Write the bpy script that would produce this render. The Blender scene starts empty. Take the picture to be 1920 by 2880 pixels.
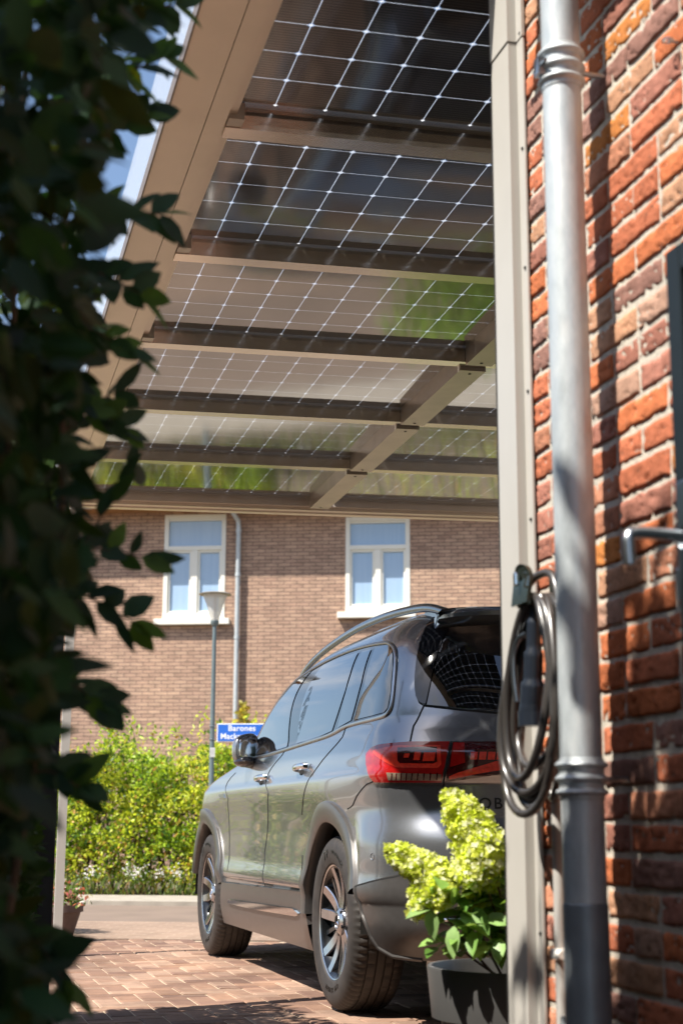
import bpy, bmesh, math, random
import numpy as np
from mathutils import Vector, Matrix, noise
R = math.radians
random.seed(7); rng = np.random.default_rng(11)
sc = bpy.context.scene
C = sc.collection

# ------------------------------------------------------------ camera, sky, sun, exposure
PITCH, YAW, ROLL, CAMH = R(11.936), R(15.465), R(0.217), 0.743
def camera_axes():
    F = np.array([math.sin(YAW)*math.cos(PITCH), math.cos(YAW)*math.cos(PITCH), math.sin(PITCH)])
    Rt = np.array([math.cos(YAW), -math.sin(YAW), 0.0]); U = np.cross(Rt, F)
    c, s = math.cos(ROLL), math.sin(ROLL)
    return c*Rt+s*U, -s*Rt+c*U, F
_R, _U, _F = camera_axes()
cam_d = bpy.data.cameras.new('camera'); cam = bpy.data.objects.new('camera', cam_d); C.objects.link(cam)
M = Matrix(((_R[0], _U[0], -_F[0], 0), (_R[1], _U[1], -_F[1], 0), (_R[2], _U[2], -_F[2], CAMH), (0, 0, 0, 1)))
cam.matrix_world = M
cam_d.sensor_fit = 'VERTICAL'; cam_d.sensor_height = 36; cam_d.sensor_width = 24; cam_d.lens = 52.5
cam_d.clip_start = 0.05; cam_d.clip_end = 3000
cam_d.dof.use_dof = True; cam_d.dof.focus_distance = 6.3; cam_d.dof.aperture_fstop = 4.0
sc.camera = cam

SUN_TRAVEL = Vector((0.948, 0.319, -1.5)).normalized()
world = bpy.data.worlds.new('World'); sc.world = world; world.use_nodes = True
nt = world.node_tree; nt.nodes.clear()
wo = nt.nodes.new('ShaderNodeOutputWorld'); bg = nt.nodes.new('ShaderNodeBackground')
sky = nt.nodes.new('ShaderNodeTexSky'); sky.sky_type = 'NISHITA'; sky.sun_disc = False
sky.sun_elevation = R(56.3); sky.sun_rotation = R(251.4); sky.air_density = 1.0; sky.dust_density = 1.0
tcw = nt.nodes.new('ShaderNodeTexCoord'); mpw = nt.nodes.new('ShaderNodeMapping'); mpw.inputs['Scale'].default_value = (1.0, 1.0, 2.6)
cl = nt.nodes.new('ShaderNodeTexNoise'); cl.inputs['Scale'].default_value = 2.6; cl.inputs['Detail'].default_value = 7; cl.inputs['Roughness'].default_value = 0.58
crw = nt.nodes.new('ShaderNodeValToRGB'); crw.color_ramp.elements[0].position = 0.50; crw.color_ramp.elements[1].position = 0.66
crw.color_ramp.elements[1].color = (0.85, 0.85, 0.85, 1)
mxw = nt.nodes.new('ShaderNodeMix'); mxw.data_type = 'RGBA'; mxw.inputs['B'].default_value = (5.2, 5.4, 5.8, 1)
nt.links.new(tcw.outputs['Generated'], mpw.inputs['Vector']); nt.links.new(mpw.outputs['Vector'], cl.inputs['Vector'])
nt.links.new(cl.outputs['Fac'], crw.inputs['Fac']); nt.links.new(crw.outputs['Color'], mxw.inputs['Factor'])
nt.links.new(sky.outputs['Color'], mxw.inputs['A']); nt.links.new(mxw.outputs['Result'], bg.inputs['Color'])
bg.inputs['Strength'].default_value = 0.10
nt.links.new(bg.outputs['Background'], wo.inputs['Surface'])
sun_d = bpy.data.lights.new('sun', 'SUN'); sun_d.energy = 5.0; sun_d.angle = R(0.5); sun_d.color = (1.0, 0.94, 0.84)
sun = bpy.data.objects.new('sun', sun_d); C.objects.link(sun)
sun.rotation_euler = SUN_TRAVEL.to_track_quat('-Z', 'Y').to_euler()
sc.view_settings.view_transform = 'Standard'; sc.view_settings.look = 'None'
sc.view_settings.exposure = 1.0; sc.view_settings.gamma = 1.0
sc.render.engine = 'CYCLES'
sc.cycles.max_bounces = 7; sc.cycles.diffuse_bounces = 3; sc.cycles.glossy_bounces = 4
sc.cycles.transparent_max_bounces = 12; sc.cycles.transmission_bounces = 4
sc.cycles.caustics_reflective = False; sc.cycles.caustics_refractive = False
sc.cycles.use_denoising = True; sc.cycles.sample_clamp_indirect = 6

# ------------------------------------------------------------ object helpers
def tag(o, label=None, cat=None, group=None, kind=None):
    if label: o['label'] = label
    if cat: o['category'] = cat
    if group: o['group'] = group
    if kind: o['kind'] = kind
    return o
def thing(name, label, cat, loc=(0, 0, 0), rz=0, group=None):
    o = bpy.data.objects.new(name, None); C.objects.link(o); o.empty_display_size = 0.2
    o.location = loc; o.rotation_euler = (0, 0, rz); return tag(o, label, cat, group)
def mesh_obj(name, verts, faces, mat, parent=None, smooth=False, cols=None):
    me = bpy.data.meshes.new(name); me.from_pydata([tuple(map(float, v)) for v in verts], [], [tuple(int(i) for i in f) for f in faces])
    if cols is not None:
        a = me.color_attributes.new('Col', 'FLOAT_COLOR', 'POINT'); a.data.foreach_set('color', np.asarray(cols, dtype=np.float32).ravel())
    me.materials.append(mat); me.update()
    if smooth: me.polygons.foreach_set('use_smooth', [True]*len(me.polygons))
    o = bpy.data.objects.new(name, me); C.objects.link(o)
    if parent: o.parent = parent
    return o
class MB:
    """collects shapes for ONE mesh object"""
    def __init__(s): s.v = []; s.f = []; s.c = []
    def add(s, V, F, col=None):
        b = len(s.v); s.v.extend([tuple(p) for p in V]); s.f.extend([tuple(i+b for i in f) for f in F])
        if col is not None: s.c.extend([(col[0], col[1], col[2], 1)]*len(V))
        return s
    def box(s, x0, x1, y0, y1, z0, z1, bev=0.0, col=None, fn=None):
        if bev <= 0:
            V = [(x0,y0,z0),(x1,y0,z0),(x1,y1,z0),(x0,y1,z0),(x0,y0,z1),(x1,y0,z1),(x1,y1,z1),(x0,y1,z1)]
            F = [(0,3,2,1),(4,5,6,7),(0,1,5,4),(1,2,6,5),(2,3,7,6),(3,0,4,7)]
        else:
            bm = bmesh.new(); bmesh.ops.create_cube(bm, size=1)
            for v in bm.verts: v.co = Vector(((x0+x1)/2+v.co.x*(x1-x0), (y0+y1)/2+v.co.y*(y1-y0), (z0+z1)/2+v.co.z*(z1-z0)))
            bmesh.ops.bevel(bm, geom=bm.edges[:], offset=bev, segments=2, affect='EDGES', profile=0.6)
            bm.verts.index_update(); V = [v.co[:] for v in bm.verts]; F = [[v.index for v in f.verts] for f in bm.faces]; bm.free()
        if fn: V = [fn(p) for p in V]
        return s.add(V, F, col)
    def tube(s, pts, r, n=8, closed=False, col=None, flat=1.0, up=(0, 0, 1)):
        P = [Vector(p) for p in pts]; m = len(P); rr = r if hasattr(r, '__len__') else [r]*m
        V = []; prev = None
        for i in range(m):
            a = P[(i-1) % m] if (closed or i > 0) else P[i]; b = P[(i+1) % m] if (closed or i < m-1) else P[i]
            t = (b-a); t = t.normalized() if t.length > 1e-9 else Vector((0, 0, 1))
            if prev is None:
                u = Vector(up); u = u - t*u.dot(t)
                if u.length < 1e-3: u = Vector((1, 0, 0)) - t*t.x
            else: u = prev - t*prev.dot(t)
            u.normalize(); prev = u; w = t.cross(u)
            for k in range(n):
                a2 = 2*math.pi*k/n; V.append(P[i] + (u*math.cos(a2) + w*math.sin(a2)*flat)*rr[i])
        F = []
        for i in range(m if closed else m-1):
            j = (i+1) % m
            for k in range(n): F.append((i*n+k, i*n+(k+1) % n, j*n+(k+1) % n, j*n+k))
        if not closed: F.append(tuple(range(n-1, -1, -1))); F.append(tuple((m-1)*n+k for k in range(n)))
        return s.add([v[:] for v in V], F, col)
    def lathe(s, prof, n=32, center=(0, 0, 0), axis='z', col=None, cap=True):
        V = []; cx, cy, cz = center
        for (r, h) in prof:
            for k in range(n):
                a = 2*math.pi*k/n; c, q = r*math.cos(a), r*math.sin(a)
                V.append((cx+c, cy+q, cz+h) if axis == 'z' else ((cx+c, cy+h, cz+q) if axis == 'y' else (cx+h, cy+c, cz+q)))
        F = []
        for i in range(len(prof)-1):
            for k in range(n): F.append((i*n+k, i*n+(k+1) % n, (i+1)*n+(k+1) % n, (i+1)*n+k))
        if cap:
            F.append(tuple(range(n-1, -1, -1))); F.append(tuple((len(prof)-1)*n+k for k in range(n)))
        return s.add(V, F, col)
    def prism(s, poly, y0, y1, axis='y', col=None):
        n = len(poly)
        def P(a, b, h): return (a, h, b) if axis == 'y' else ((a, b, h) if axis == 'z' else (h, a, b))
        V = [P(a, b, y0) for a, b in poly]+[P(a, b, y1) for a, b in poly]
        F = [tuple(range(n)), tuple(range(2*n-1, n-1, -1))]+[(i, i+n, (i+1) % n+n, (i+1) % n) for i in range(n)]
        return s.add(V, F, col)
    def build(s, name, mat, parent=None, smooth=False, fix=True):
        o = mesh_obj(name, s.v, s.f, mat, parent, smooth, s.c if len(s.c) == len(s.v) and s.c else None)
        if fix:
            bm = bmesh.new(); bm.from_mesh(o.data); bmesh.ops.recalc_face_normals(bm, faces=bm.faces[:]); bm.to_mesh(o.data); bm.free()
        if smooth:
            try: o.data.set_sharp_from_angle(angle=R(38))
            except Exception: pass
        return o

# ------------------------------------------------------------ materials
def new_mat(name):
    m = bpy.data.materials.new(name); m.use_nodes = True; t = m.node_tree
    return m, t, t.nodes['Principled BSDF'], t.nodes['Material Output']
def L(t, a, b): t.links.new(a, b)
def obj_coord(t, scale=None, rot=None):
    c = t.nodes.new('ShaderNodeTexCoord')
    if scale is None and rot is None: return c.outputs['Object']
    mp = t.nodes.new('ShaderNodeMapping')
    if scale: mp.inputs['Scale'].default_value = scale
    if rot: mp.inputs['Rotation'].default_value = rot
    L(t, c.outputs['Object'], mp.inputs['Vector']); return mp.outputs['Vector']
def noise_n(t, vec, scale, detail=4, rough=0.5):
    n = t.nodes.new('ShaderNodeTexNoise'); n.inputs['Scale'].default_value = scale; n.inputs['Detail'].default_value = detail
    n.inputs['Roughness'].default_value = rough
    if vec is not None: L(t, vec, n.inputs['Vector'])
    return n.outputs['Fac']
def ramp(t, fac, stops):
    r = t.nodes.new('ShaderNodeValToRGB'); e = r.color_ramp.elements
    while len(e) < len(stops): e.new(0.5)
    for k, (p, c) in enumerate(stops): e[k].position = p; e[k].color = (*c, 1) if len(c) == 3 else c
    L(t, fac, r.inputs['Fac']); return r.outputs['Color']
def bump(t, h, b, strength=0.3, dist=0.01):
    n = t.nodes.new('ShaderNodeBump'); n.inputs['Strength'].default_value = strength; n.inputs['Distance'].default_value = dist
    L(t, h, n.inputs['Height']); L(t, n.outputs['Normal'], b.inputs['Normal']); return n
def mixc(t, fac, a, b, blend='MIX'):
    m = t.nodes.new('ShaderNodeMix'); m.data_type = 'RGBA'; m.blend_type = blend
    for nm, v in (('Factor', fac), ('A', a), ('B', b)):
        if hasattr(v, 'links'): L(t, v, m.inputs[nm])
        else: m.inputs[nm].default_value = v if nm == 'Factor' else (*v, 1)
    return m.outputs['Result']
def simple(name, col, rough=0.5, metal=0.0, var=0.15, nscale=20, bmp=0.0, coat=0.0, spec=0.5, bd=0.003, croug=0.03):
    m, t, b, o = new_mat(name)
    v = obj_coord(t); f = noise_n(t, v, nscale, 5)
    lo = tuple(c*(1-var) for c in col); hi = tuple(min(1, c*(1+var)) for c in col)
    L(t, ramp(t, f, [(0.3, lo), (0.7, hi)]), b.inputs['Base Color'])
    b.inputs['Roughness'].default_value = rough; b.inputs['Metallic'].default_value = metal
    b.inputs['Coat Weight'].default_value = coat; b.inputs['Coat Roughness'].default_value = croug; b.inputs['Specular IOR Level'].default_value = spec
    if bmp: bump(t, noise_n(t, v, nscale*6, 3), b, bmp, bd)
    return m
def leaf_mat(name, dark, light, trans=0.35, tint=(1.0, 1.0, 0.4), rough=0.45):
    m, t, b, o = new_mat(name)
    at = t.nodes.new('ShaderNodeAttribute'); at.attribute_name = 'Col'
    b.inputs['Roughness'].default_value = rough; L(t, at.outputs['Color'], b.inputs['Base Color'])
    v = obj_coord(t); f = noise_n(t, v, 35, 3)
    c = mixc(t, 1.0, at.outputs['Color'], ramp(t, f, [(0.3, (0.75, 0.75, 0.75)), (0.7, (1.1, 1.1, 1.1))]), 'MULTIPLY')
    L(t, c, b.inputs['Base Color'])
    tr = t.nodes.new('ShaderNodeBsdfTranslucent'); tc = mixc(t, 1.0, c, tint, 'MULTIPLY')
    g = t.nodes.new('ShaderNodeGamma'); g.inputs['Gamma'].default_value = 0.75; L(t, tc, g.inputs['Color']); L(t, g.outputs['Color'], tr.inputs['Color'])
    mx = t.nodes.new('ShaderNodeMixShader'); mx.inputs['Fac'].default_value = trans
    L(t, b.outputs['BSDF'], mx.inputs[1]); L(t, tr.outputs['BSDF'], mx.inputs[2]); L(t, mx.outputs['Shader'], o.inputs['Surface'])
    return m
def attr_mat(name, rough, nscale, bstr, bdist, spot=None, amp=0.25, spec=0.3):
    m, t, b, o = new_mat(name)
    at = t.nodes.new('ShaderNodeAttribute'); at.attribute_name = 'Col'
    v = obj_coord(t); f = noise_n(t, v, nscale, 6, 0.6)
    c = mixc(t, 1.0, at.outputs['Color'], ramp(t, f, [(0.28, (1-amp,)*3), (0.72, (1+amp,)*3)]), 'MULTIPLY')
    if spot:
        f2 = noise_n(t, v, nscale*2.6, 4, 0.65)
        c = mixc(t, ramp(t, f2, [(0.60, (0, 0, 0)), (0.68, (0.8, 0.8, 0.8))]), c, spot)
    L(t, c, b.inputs['Base Color']); b.inputs['Roughness'].default_value = rough; b.inputs['Specular IOR Level'].default_value = spec
    f3 = noise_n(t, v, nscale*4, 6, 0.7); bump(t, f3, b, bstr, bdist)
    return m

m_paint = simple('car_paint', (0.262, 0.272, 0.290), 0.24, 0.75, 0.03, 4, coat=1.0)
m_clad = simple('satin_cladding', (0.085, 0.080, 0.078), 0.34, 0.4, 0.08, 30, bmp=0.05, bd=0.0005, coat=0.25, croug=0.2)
m_black_gloss = simple('gloss_black', (0.008, 0.009, 0.012), 0.06, 0, 0.1, 8, coat=0.5)
m_glass = simple('tinted_glass', (0.006, 0.007, 0.009), 0.02, 0, 0.05, 8, spec=0.9, coat=1.0, croug=0.0)
m_chrome = simple('chrome', (0.75, 0.77, 0.8), 0.10, 1.0, 0.03, 10)
m_alu_satin = simple('satin_aluminium', (0.42, 0.45, 0.48), 0.30, 1.0, 0.06, 30)
m_rail = simple('roof_rail_paint', (0.22, 0.26, 0.29), 0.22, 0.9, 0.05, 12, coat=0.4)
m_rim = simple('machined_alloy', (0.52, 0.52, 0.54), 0.20, 1.0, 0.05, 40)
m_rim_dark = simple('dark_alloy', (0.035, 0.037, 0.04), 0.25, 0.9, 0.1, 30, coat=0.3)
m_tyre = simple('tyre_rubber', (0.027, 0.022, 0.019), 0.62, 0, 0.35, 22, bmp=0.15, bd=0.0006)
m_dark = simple('dark_underside', (0.012, 0.011, 0.010), 0.8, 0, 0.3, 12)
m_gap = simple('panel_gap', (0.004, 0.004, 0.004), 0.7, 0, 0.1, 12)
m_red = simple('red_lens', (0.34, 0.008, 0.008), 0.10, 0, 0.25, 30, coat=1.0)
m_red_bright = simple('bright_red_lens', (0.75, 0.045, 0.02), 0.25, 0, 0.2, 60, coat=1.0)
m_red_dark = simple('smoked_red_lens', (0.06, 0.004, 0.006), 0.08, 0, 0.4, 60, coat=1.0)
m_amber_clear = simple('clear_lens', (0.30, 0.22, 0.16), 0.15, 0.3, 0.3, 60, coat=1.0)

# ------------------------------------------------------------ ground
SA = R(22.0)                                    # the street runs at a slant to the driveway
sdir = Vector((math.cos(SA), -math.sin(SA), 0)); ndir = Vector((math.sin(SA), math.cos(SA), 0))
def st(s, n, z=0.0): v = sdir*s+ndir*n; return (v.x, v.y, z)
m_soil = simple('soil', (0.11, 0.085, 0.06), 0.95, 0, 0.4, 3, bmp=0.6, bd=0.02)
g = MB(); g.add([(-400, -300, -0.03), (400, -300, -0.03), (400, 600, -0.03), (-400, 600, -0.03)], [(0, 1, 2, 3)])
tag(g.build('ground', m_soil), kind='structure')
def brick_ground(name, c1, c2, mortar, w, h, ang, rough=0.85, ms=0.006):
    m, t, b, o = new_mat(name); v = obj_coord(t, rot=(0, 0, ang))
    bt = t.nodes.new('ShaderNodeTexBrick'); bt.inputs['Scale'].default_value = 1.0
    bt.inputs['Brick Width'].default_value = w; bt.inputs['Row Height'].default_value = h; bt.inputs['Mortar Size'].default_value = ms
    bt.inputs['Color1'].default_value = (*c1, 1); bt.inputs['Color2'].default_value = (*c2, 1); bt.inputs['Mortar'].default_value = (*mortar, 1)
    L(t, v, bt.inputs['Vector'])
    f = noise_n(t, obj_coord(t), 1.3, 6, 0.65)
    L(t, mixc(t, 1.0, bt.outputs['Color'], ramp(t, f, [(0.3, (0.75, 0.75, 0.75)), (0.7, (1.2, 1.2, 1.2))]), 'MULTIPLY'), b.inputs['Base Color'])
    b.inputs['Roughness'].default_value = rough
    bump(t, bt.outputs['Fac'], b, -0.5, 0.004); return m
m_street = brick_ground('street_clinkers', (0.22, 0.148, 0.106), (0.27, 0.185, 0.134), (0.31, 0.235, 0.175), 0.21, 0.105, SA)
m_asph = simple('asphalt', (0.175, 0.128, 0.098), 0.9, 0, 0.12, 2.0, bmp=0.3, bd=0.004)
m_kerb = simple('concrete_kerb', (0.31, 0.275, 0.23), 0.85, 0, 0.15, 6, bmp=0.3)
def slab(name, s0, s1, n0, n1, z0, z1, mat, kind='structure'):
    b = MB(); V = [st(s0, n0, z0), st(s1, n0, z0), st(s1, n1, z0), st(s0, n1, z0), st(s0, n0, z1), st(s1, n0, z1), st(s1, n1, z1), st(s0, n1, z1)]
    b.add(V, [(0,3,2,1),(4,5,6,7),(0,1,5,4),(1,2,6,5),(2,3,7,6),(3,0,4,7)]); o = b.build(name, mat)
    return tag(o, kind=kind)
slab('pavement', -60, 60, 10.33, 12.2, -0.06, -0.004, m_street)
slab('road', -60, 60, 12.2, 14.80, -0.07, -0.012, m_asph)
slab('kerb', -60, 60, 14.80, 16.10, -0.06, 0.03, m_kerb)
# dark strip at the drive edge, painting the carport post's shadow line
m_shadow_strip = simple('shadow_strip', (0.02, 0.02, 0.02), 0.6, 0.3, 0.2, 30)
slab('driveway_edge_shadow', -6, 8, 10.26, 10.33, -0.06, -0.010, m_shadow_strip)

# herringbone clay pavers, real bricks with sand joints
m_paver = attr_mat('clay_paver', 0.80, 14, 0.5, 0.003, amp=0.16)
_t = m_paver.node_tree; _b = _t.nodes['Principled BSDF']; _src = _b.inputs['Base Color'].links[0].from_socket
_st = ramp(_t, noise_n(_t, obj_coord(_t), 1.7, 7, 0.62), [(0.32, (0.72, 0.70, 0.68)), (0.50, (1.0, 1.0, 1.0)), (0.68, (1.42, 1.40, 1.34))])
_d = mixc(_t, 1.0, _src, _st, 'MULTIPLY'); _sd = ramp(_t, noise_n(_t, obj_coord(_t, scale=(1, 2.2, 1)), 3.3, 8, 0.7), [(0.58, (0, 0, 0)), (0.70, (0.55, 0.55, 0.55))])
_t.links.new(mixc(_t, _sd, _d, (0.42, 0.33, 0.24)), _b.inputs['Base Color'])
m_sand = simple('joint_sand', (0.46, 0.36, 0.26), 0.95, 0, 0.12, 60, bmp=0.5, bd=0.002)
pv = MB(); w = 0.1048; off = (0.891 % w, 0.0)
cols_p = [(0.245, 0.15, 0.107), (0.21, 0.125, 0.09), (0.275, 0.18, 0.132), (0.17, 0.10, 0.075), (0.255, 0.165, 0.122), (0.22, 0.13, 0.09)]
J = 0.0035
for i in range(-16, 52):
    for j in range(22, 106):
        k = (i-j) % 4
        if k not in (0, 3): continue
        x0 = off[0]+i*w; y0 = j*w; x1 = x0+(2*w if k == 0 else w); y1 = y0+(w if k == 0 else 2*w)
        cxp, cyp = (x0+x1)/2, (y0+y1)/2
        if math.sin(SA)*cxp+math.cos(SA)*cyp > 10.20: continue
        if cxp > 1.20 and cyp < 3.15: continue
        zt = random.uniform(-0.0015, 0.0015); tx = random.uniform(-0.012, 0.012); ty = random.uniform(-0.012, 0.012)
        a0, a1, b0, b1 = x0+J+random.uniform(-.001, .001), x1-J, y0+J+random.uniform(-.001, .001), y1-J; e = 0.006
        def Z(x, y, d): return zt+(x-cxp)*tx+(y-cyp)*ty-d
        V = [(a0, b0, Z(a0, b0, .012)), (a1, b0, Z(a1, b0, .012)), (a1, b1, Z(a1, b1, .012)), (a0, b1, Z(a0, b1, .012)),
             (a0, b0, Z(a0, b0, .003)), (a1, b0, Z(a1, b0, .003)), (a1, b1, Z(a1, b1, .003)), (a0, b1, Z(a0, b1, .003)),
             (a0+e, b0+e, Z(a0, b0, 0)), (a1-e, b0+e, Z(a1, b0, 0)), (a1-e, b1-e, Z(a1, b1, 0)), (a0+e, b1-e, Z(a0, b1, 0))]
        F = [(0,1,5,4),(1,2,6,5),(2,3,7,6),(3,0,4,7),(4,5,9,8),(5,6,10,9),(6,7,11,10),(7,4,8,11),(8,9,10,11)]
        c = np.array(random.choice(cols_p))*random.uniform(0.85, 1.15); pv.add(V, F, c)
tag(pv.build('driveway', m_paver, fix=False), kind='structure')
g = MB(); g.add([(-1.8, 2.2, -0.0045), (5.6, 2.2, -0.0045), (5.6, 8.77, -0.0045), (-1.8, 11.75, -0.0045)], [(0, 1, 2, 3)])
tag(g.build('driveway_sand_bed', m_sand), kind='structure')
m_path = simple('path_concrete', (0.16, 0.14, 0.12), 0.9, 0, 0.2, 3)
g = MB(); g.add([(-3, -6, -0.012), (1.3, -6, -0.012), (1.3, 2.2, -0.012), (-3, 2.2, -0.012)], [(0, 1, 2, 3)])
tag(g.build('path', m_path), kind='structure')

# ------------------------------------------------------------ near brick house (right): real bricks in lime mortar
WX = 1.28
m_brick = attr_mat('handmade_brick', 0.95, 24, 1.0, 0.004, spot=(0.16, 0.085, 0.06), amp=0.24, spec=0.1)
m_mortar = simple('mortar', (0.56, 0.51, 0.43), 0.98, 0, 0.18, 60, bmp=0.9, bd=0.003)
m_post = simple('powder_coated_aluminium', (0.45, 0.43, 0.395), 0.42, 0.0, 0.03, 6, spec=0.5)
m_zinc, t, b, o = new_mat('zinc'); v = obj_coord(t, scale=(1, 1, 0.35))
L(t, ramp(t, noise_n(t, v, 26, 7, 0.7), [(0.25, (0.36, 0.40, 0.42)), (0.5, (0.47, 0.51, 0.53)), (0.75, (0.60, 0.62, 0.62))]), b.inputs['Base Color'])
b.inputs['Metallic'].default_value = 0.30; L(t, ramp(t, noise_n(t, v, 60, 4), [(0.3, (0.38,)*3), (0.7, (0.56,)*3)]), b.inputs['Roughness'])
OFF = Vector((0.018, 0.095, 0.004))
house = thing('brick_house', 'red brick house in full sun on the right, zinc downpipe running down its wall', 'house', (WX, 3.1, 0))
def HB(): return MB()
def place(o, par):  # geometry given in world metres, parented to a thing standing at par.location (no rotation)
    for vv in o.data.vertices: vv.co -= Vector(par.location)
    return o
bk = MB(); CH = 0.0625; BL = 0.220
pal = [((0.56, 0.175, 0.075), 5), ((0.49, 0.160, 0.085), 4.5), ((0.38, 0.165, 0.12), 3.5), ((0.32, 0.17, 0.135), 2.5), ((0.50, 0.27, 0.165), 2.6), ((0.60, 0.23, 0.07), 0.7), ((0.52, 0.23, 0.14), 2.5), ((0.43, 0.26, 0.19), 1.6)]
pw = np.array([q[1] for q in pal]); pw = pw/pw.sum()
NY, NZ = 26, 9
row = 0; z = 0.002
while z < 2.82:
    offy = (0.5*(row % 2) + 0.07*math.sin(row*1.7))*BL
    y = 3.095
    first = True
    while y > -0.9:
        ln = BL-0.011
        if first: ln = (0.5+0.5*(row % 2))*BL-0.011; first = False
        elif random.random() < 0.16: ln = BL*0.5-0.011
        y1 = y; y0 = y-ln; y = y0-0.011
        zz0 = z+0.0066+random.uniform(-.0014, .0014); zz1 = z+CH-0.0066+random.uniform(-.0014, .0014)
        col = np.array(pal[rng.choice(len(pal), p=pw)][0])*random.uniform(0.82, 1.12)
        prot = random.uniform(0.0045, 0.0085); V = []; sd = random.uniform(0, 100)
        near = y1 > 1.3
        ny, nz = (NY, NZ) if near else (4, 3)
        for a in range(nz+2):
            for c in range(ny+2):
                fa = min(max((a-0.5)/(nz-0.0), 0), 1) if False else min(max((a-1)/(nz-1), 0), 1); fc = min(max((c-1)/(ny-1), 0), 1)
                yy = y0+(y1-y0)*fc; zz = zz0+(zz1-zz0)*fa
                ring = a in (0, nz+1) or c in (0, ny+1)
                n1 = noise.noise(Vector((yy*28, zz*36, sd))); n2 = noise.noise(Vector((yy*75, zz*95, sd+9)))
                edge = min(fa, 1-fa)*0.05; ed2 = min(min(fa, 1-fa)*(CH), min(fc, 1-fc)*(y1-y0))
                rnd = 0.0016*math.exp(-ed2/0.0016)
                if ring: xx = WX+0.012
                else: xx = WX+0.008-prot+rnd-0.0010*n1-0.0016*n2 + 0.020*max(0, n2-0.20)+0.006*max(0, n1-0.35)
                if near:
                    yy += 0.0030*noise.noise(Vector((yy*28, zz*38, sd+20))); zz += 0.0036*noise.noise(Vector((yy*20, zz*22, sd+40)))
                V.append((xx, yy, zz))
        W2 = ny+2; F = [(a*W2+c, (a+1)*W2+c, (a+1)*W2+c+1, a*W2+c+1) for a in range(nz+1) for c in range(W2-1)]
        bk.add(V, F, col)
    z += CH; row += 1
o = place(bk.build('brick_wall', m_brick, house, smooth=False, fix=False), house)
o.data.polygons.foreach_set('use_smooth', [True]*len(o.data.polygons)); brick_wall = o
core = MB().box(WX+0.0065, 5.2, -4.0, 3.094, 0, 2.84); place(core.build('mortar', m_mortar, brick_wall), house)
# gutter, soffit, downpipe
b_ = MB(); prof = [(math.cos(a)*0.062, math.sin(a)*0.062) for a in np.linspace(math.pi, 2*math.pi, 9)]
V = []; F = []
for yy in (-4.0, 2.84):
    for (px, pz) in prof: V.append((1.062+px, yy, 2.875+pz))
    for (px, pz) in reversed(prof): V.append((1.062+px*0.95, yy, 2.877+pz*0.95))
n_ = len(V)//2
F = [(i, (i+1) % n_, (i+1) % n_+n_, i+n_) for i in range(n_)]+[tuple(range(n_)), tuple(range(2*n_-1, n_-1, -1))]
b_.add(V, F); place(b_.build('gutter', m_zinc, house), house)
place(MB().box(1.127, 5.2, -4.0, 2.84, 2.842, 2.868).build('roof_edge', m_post, house), house); house.location += OFF
class _W:
    location = Vector((WX, 3.1, 0))
house_w = _W()
PXX, PYY = 1.185, 2.545
dp = MB(); dp.tube([(PXX, PYY, 0.60), (PXX, PYY, 1.5), (PXX, PYY, 2.25), (PXX, PYY, 2.60), (PXX-0.02, PYY, 2.68), (1.085, PYY, 2.76), (1.07, PYY, 2.83)], 0.040, 40)
downpipe = place(dp.build('downpipe', m_zinc, house, smooth=True), house_w)
def collar(zc, h, parent):
    c = MB(); prof = [(0.0400, -0.5), (0.0415, -0.5), (0.0425, -0.46)]
    for (a, bb) in ((-0.40, -0.22), (-0.10, 0.12), (0.24, 0.44)):
        for q in range(7):
            u = q/6; prof.append((0.0425+0.0075*math.sin(u*math.pi), a+(bb-a)*u))
    prof += [(0.0425, 0.47), (0.040, 0.5)]
    c.lathe([(r, hh*h) for r, hh in prof], 48, (PXX, PYY, zc), cap=False)
    place(c.build('collar', m_zinc, parent, smooth=True), house_w)
m_castpipe = simple('painted_standpipe', (0.28, 0.31, 0.33), 0.5, 0.5, 0.2, 12, bmp=0.1)
collar(2.290, 0.094, downpipe); collar(0.830, 0.078, downpipe)
lw = MB().lathe([(0.0408, 0.0), (0.0408, 0.60), (0.0408, 0.80)], 40, (PXX, PYY, 0.0)); place(lw.build('lower_pipe', m_zinc, downpipe, smooth=True), house_w)
sp = MB().lathe([(0.0425, 0.0), (0.0425, 0.598), (0.0418, 0.603), (0.0409, 0.604)], 40, (PXX, PYY, 0.0), cap=False); place(sp.build('standpipe', m_castpipe, downpipe, smooth=True), house_w)
for zc in (2.290, 0.830):
    cl_ = place(MB().tube([(PXX+0.04, PYY, zc), (WX+0.01, PYY, zc)], 0.006, 8).build('wall_bracket', m_alu_satin, downpipe, smooth=True), house_w)
cl_ = place(MB().box(PXX-0.058, PXX-0.036, PYY-0.012, PYY+0.012, 2.270, 2.310, 0.003).build('pipe_clamp', m_alu_satin, downpipe, smooth=True), house_w)
place(MB().tube([(PXX-0.05, PYY-0.034, 2.290), (PXX-0.05, PYY+0.026, 2.290)], 0.0045, 8).build('bolt', m_alu_satin, cl_, smooth=True), house_w)
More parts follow.
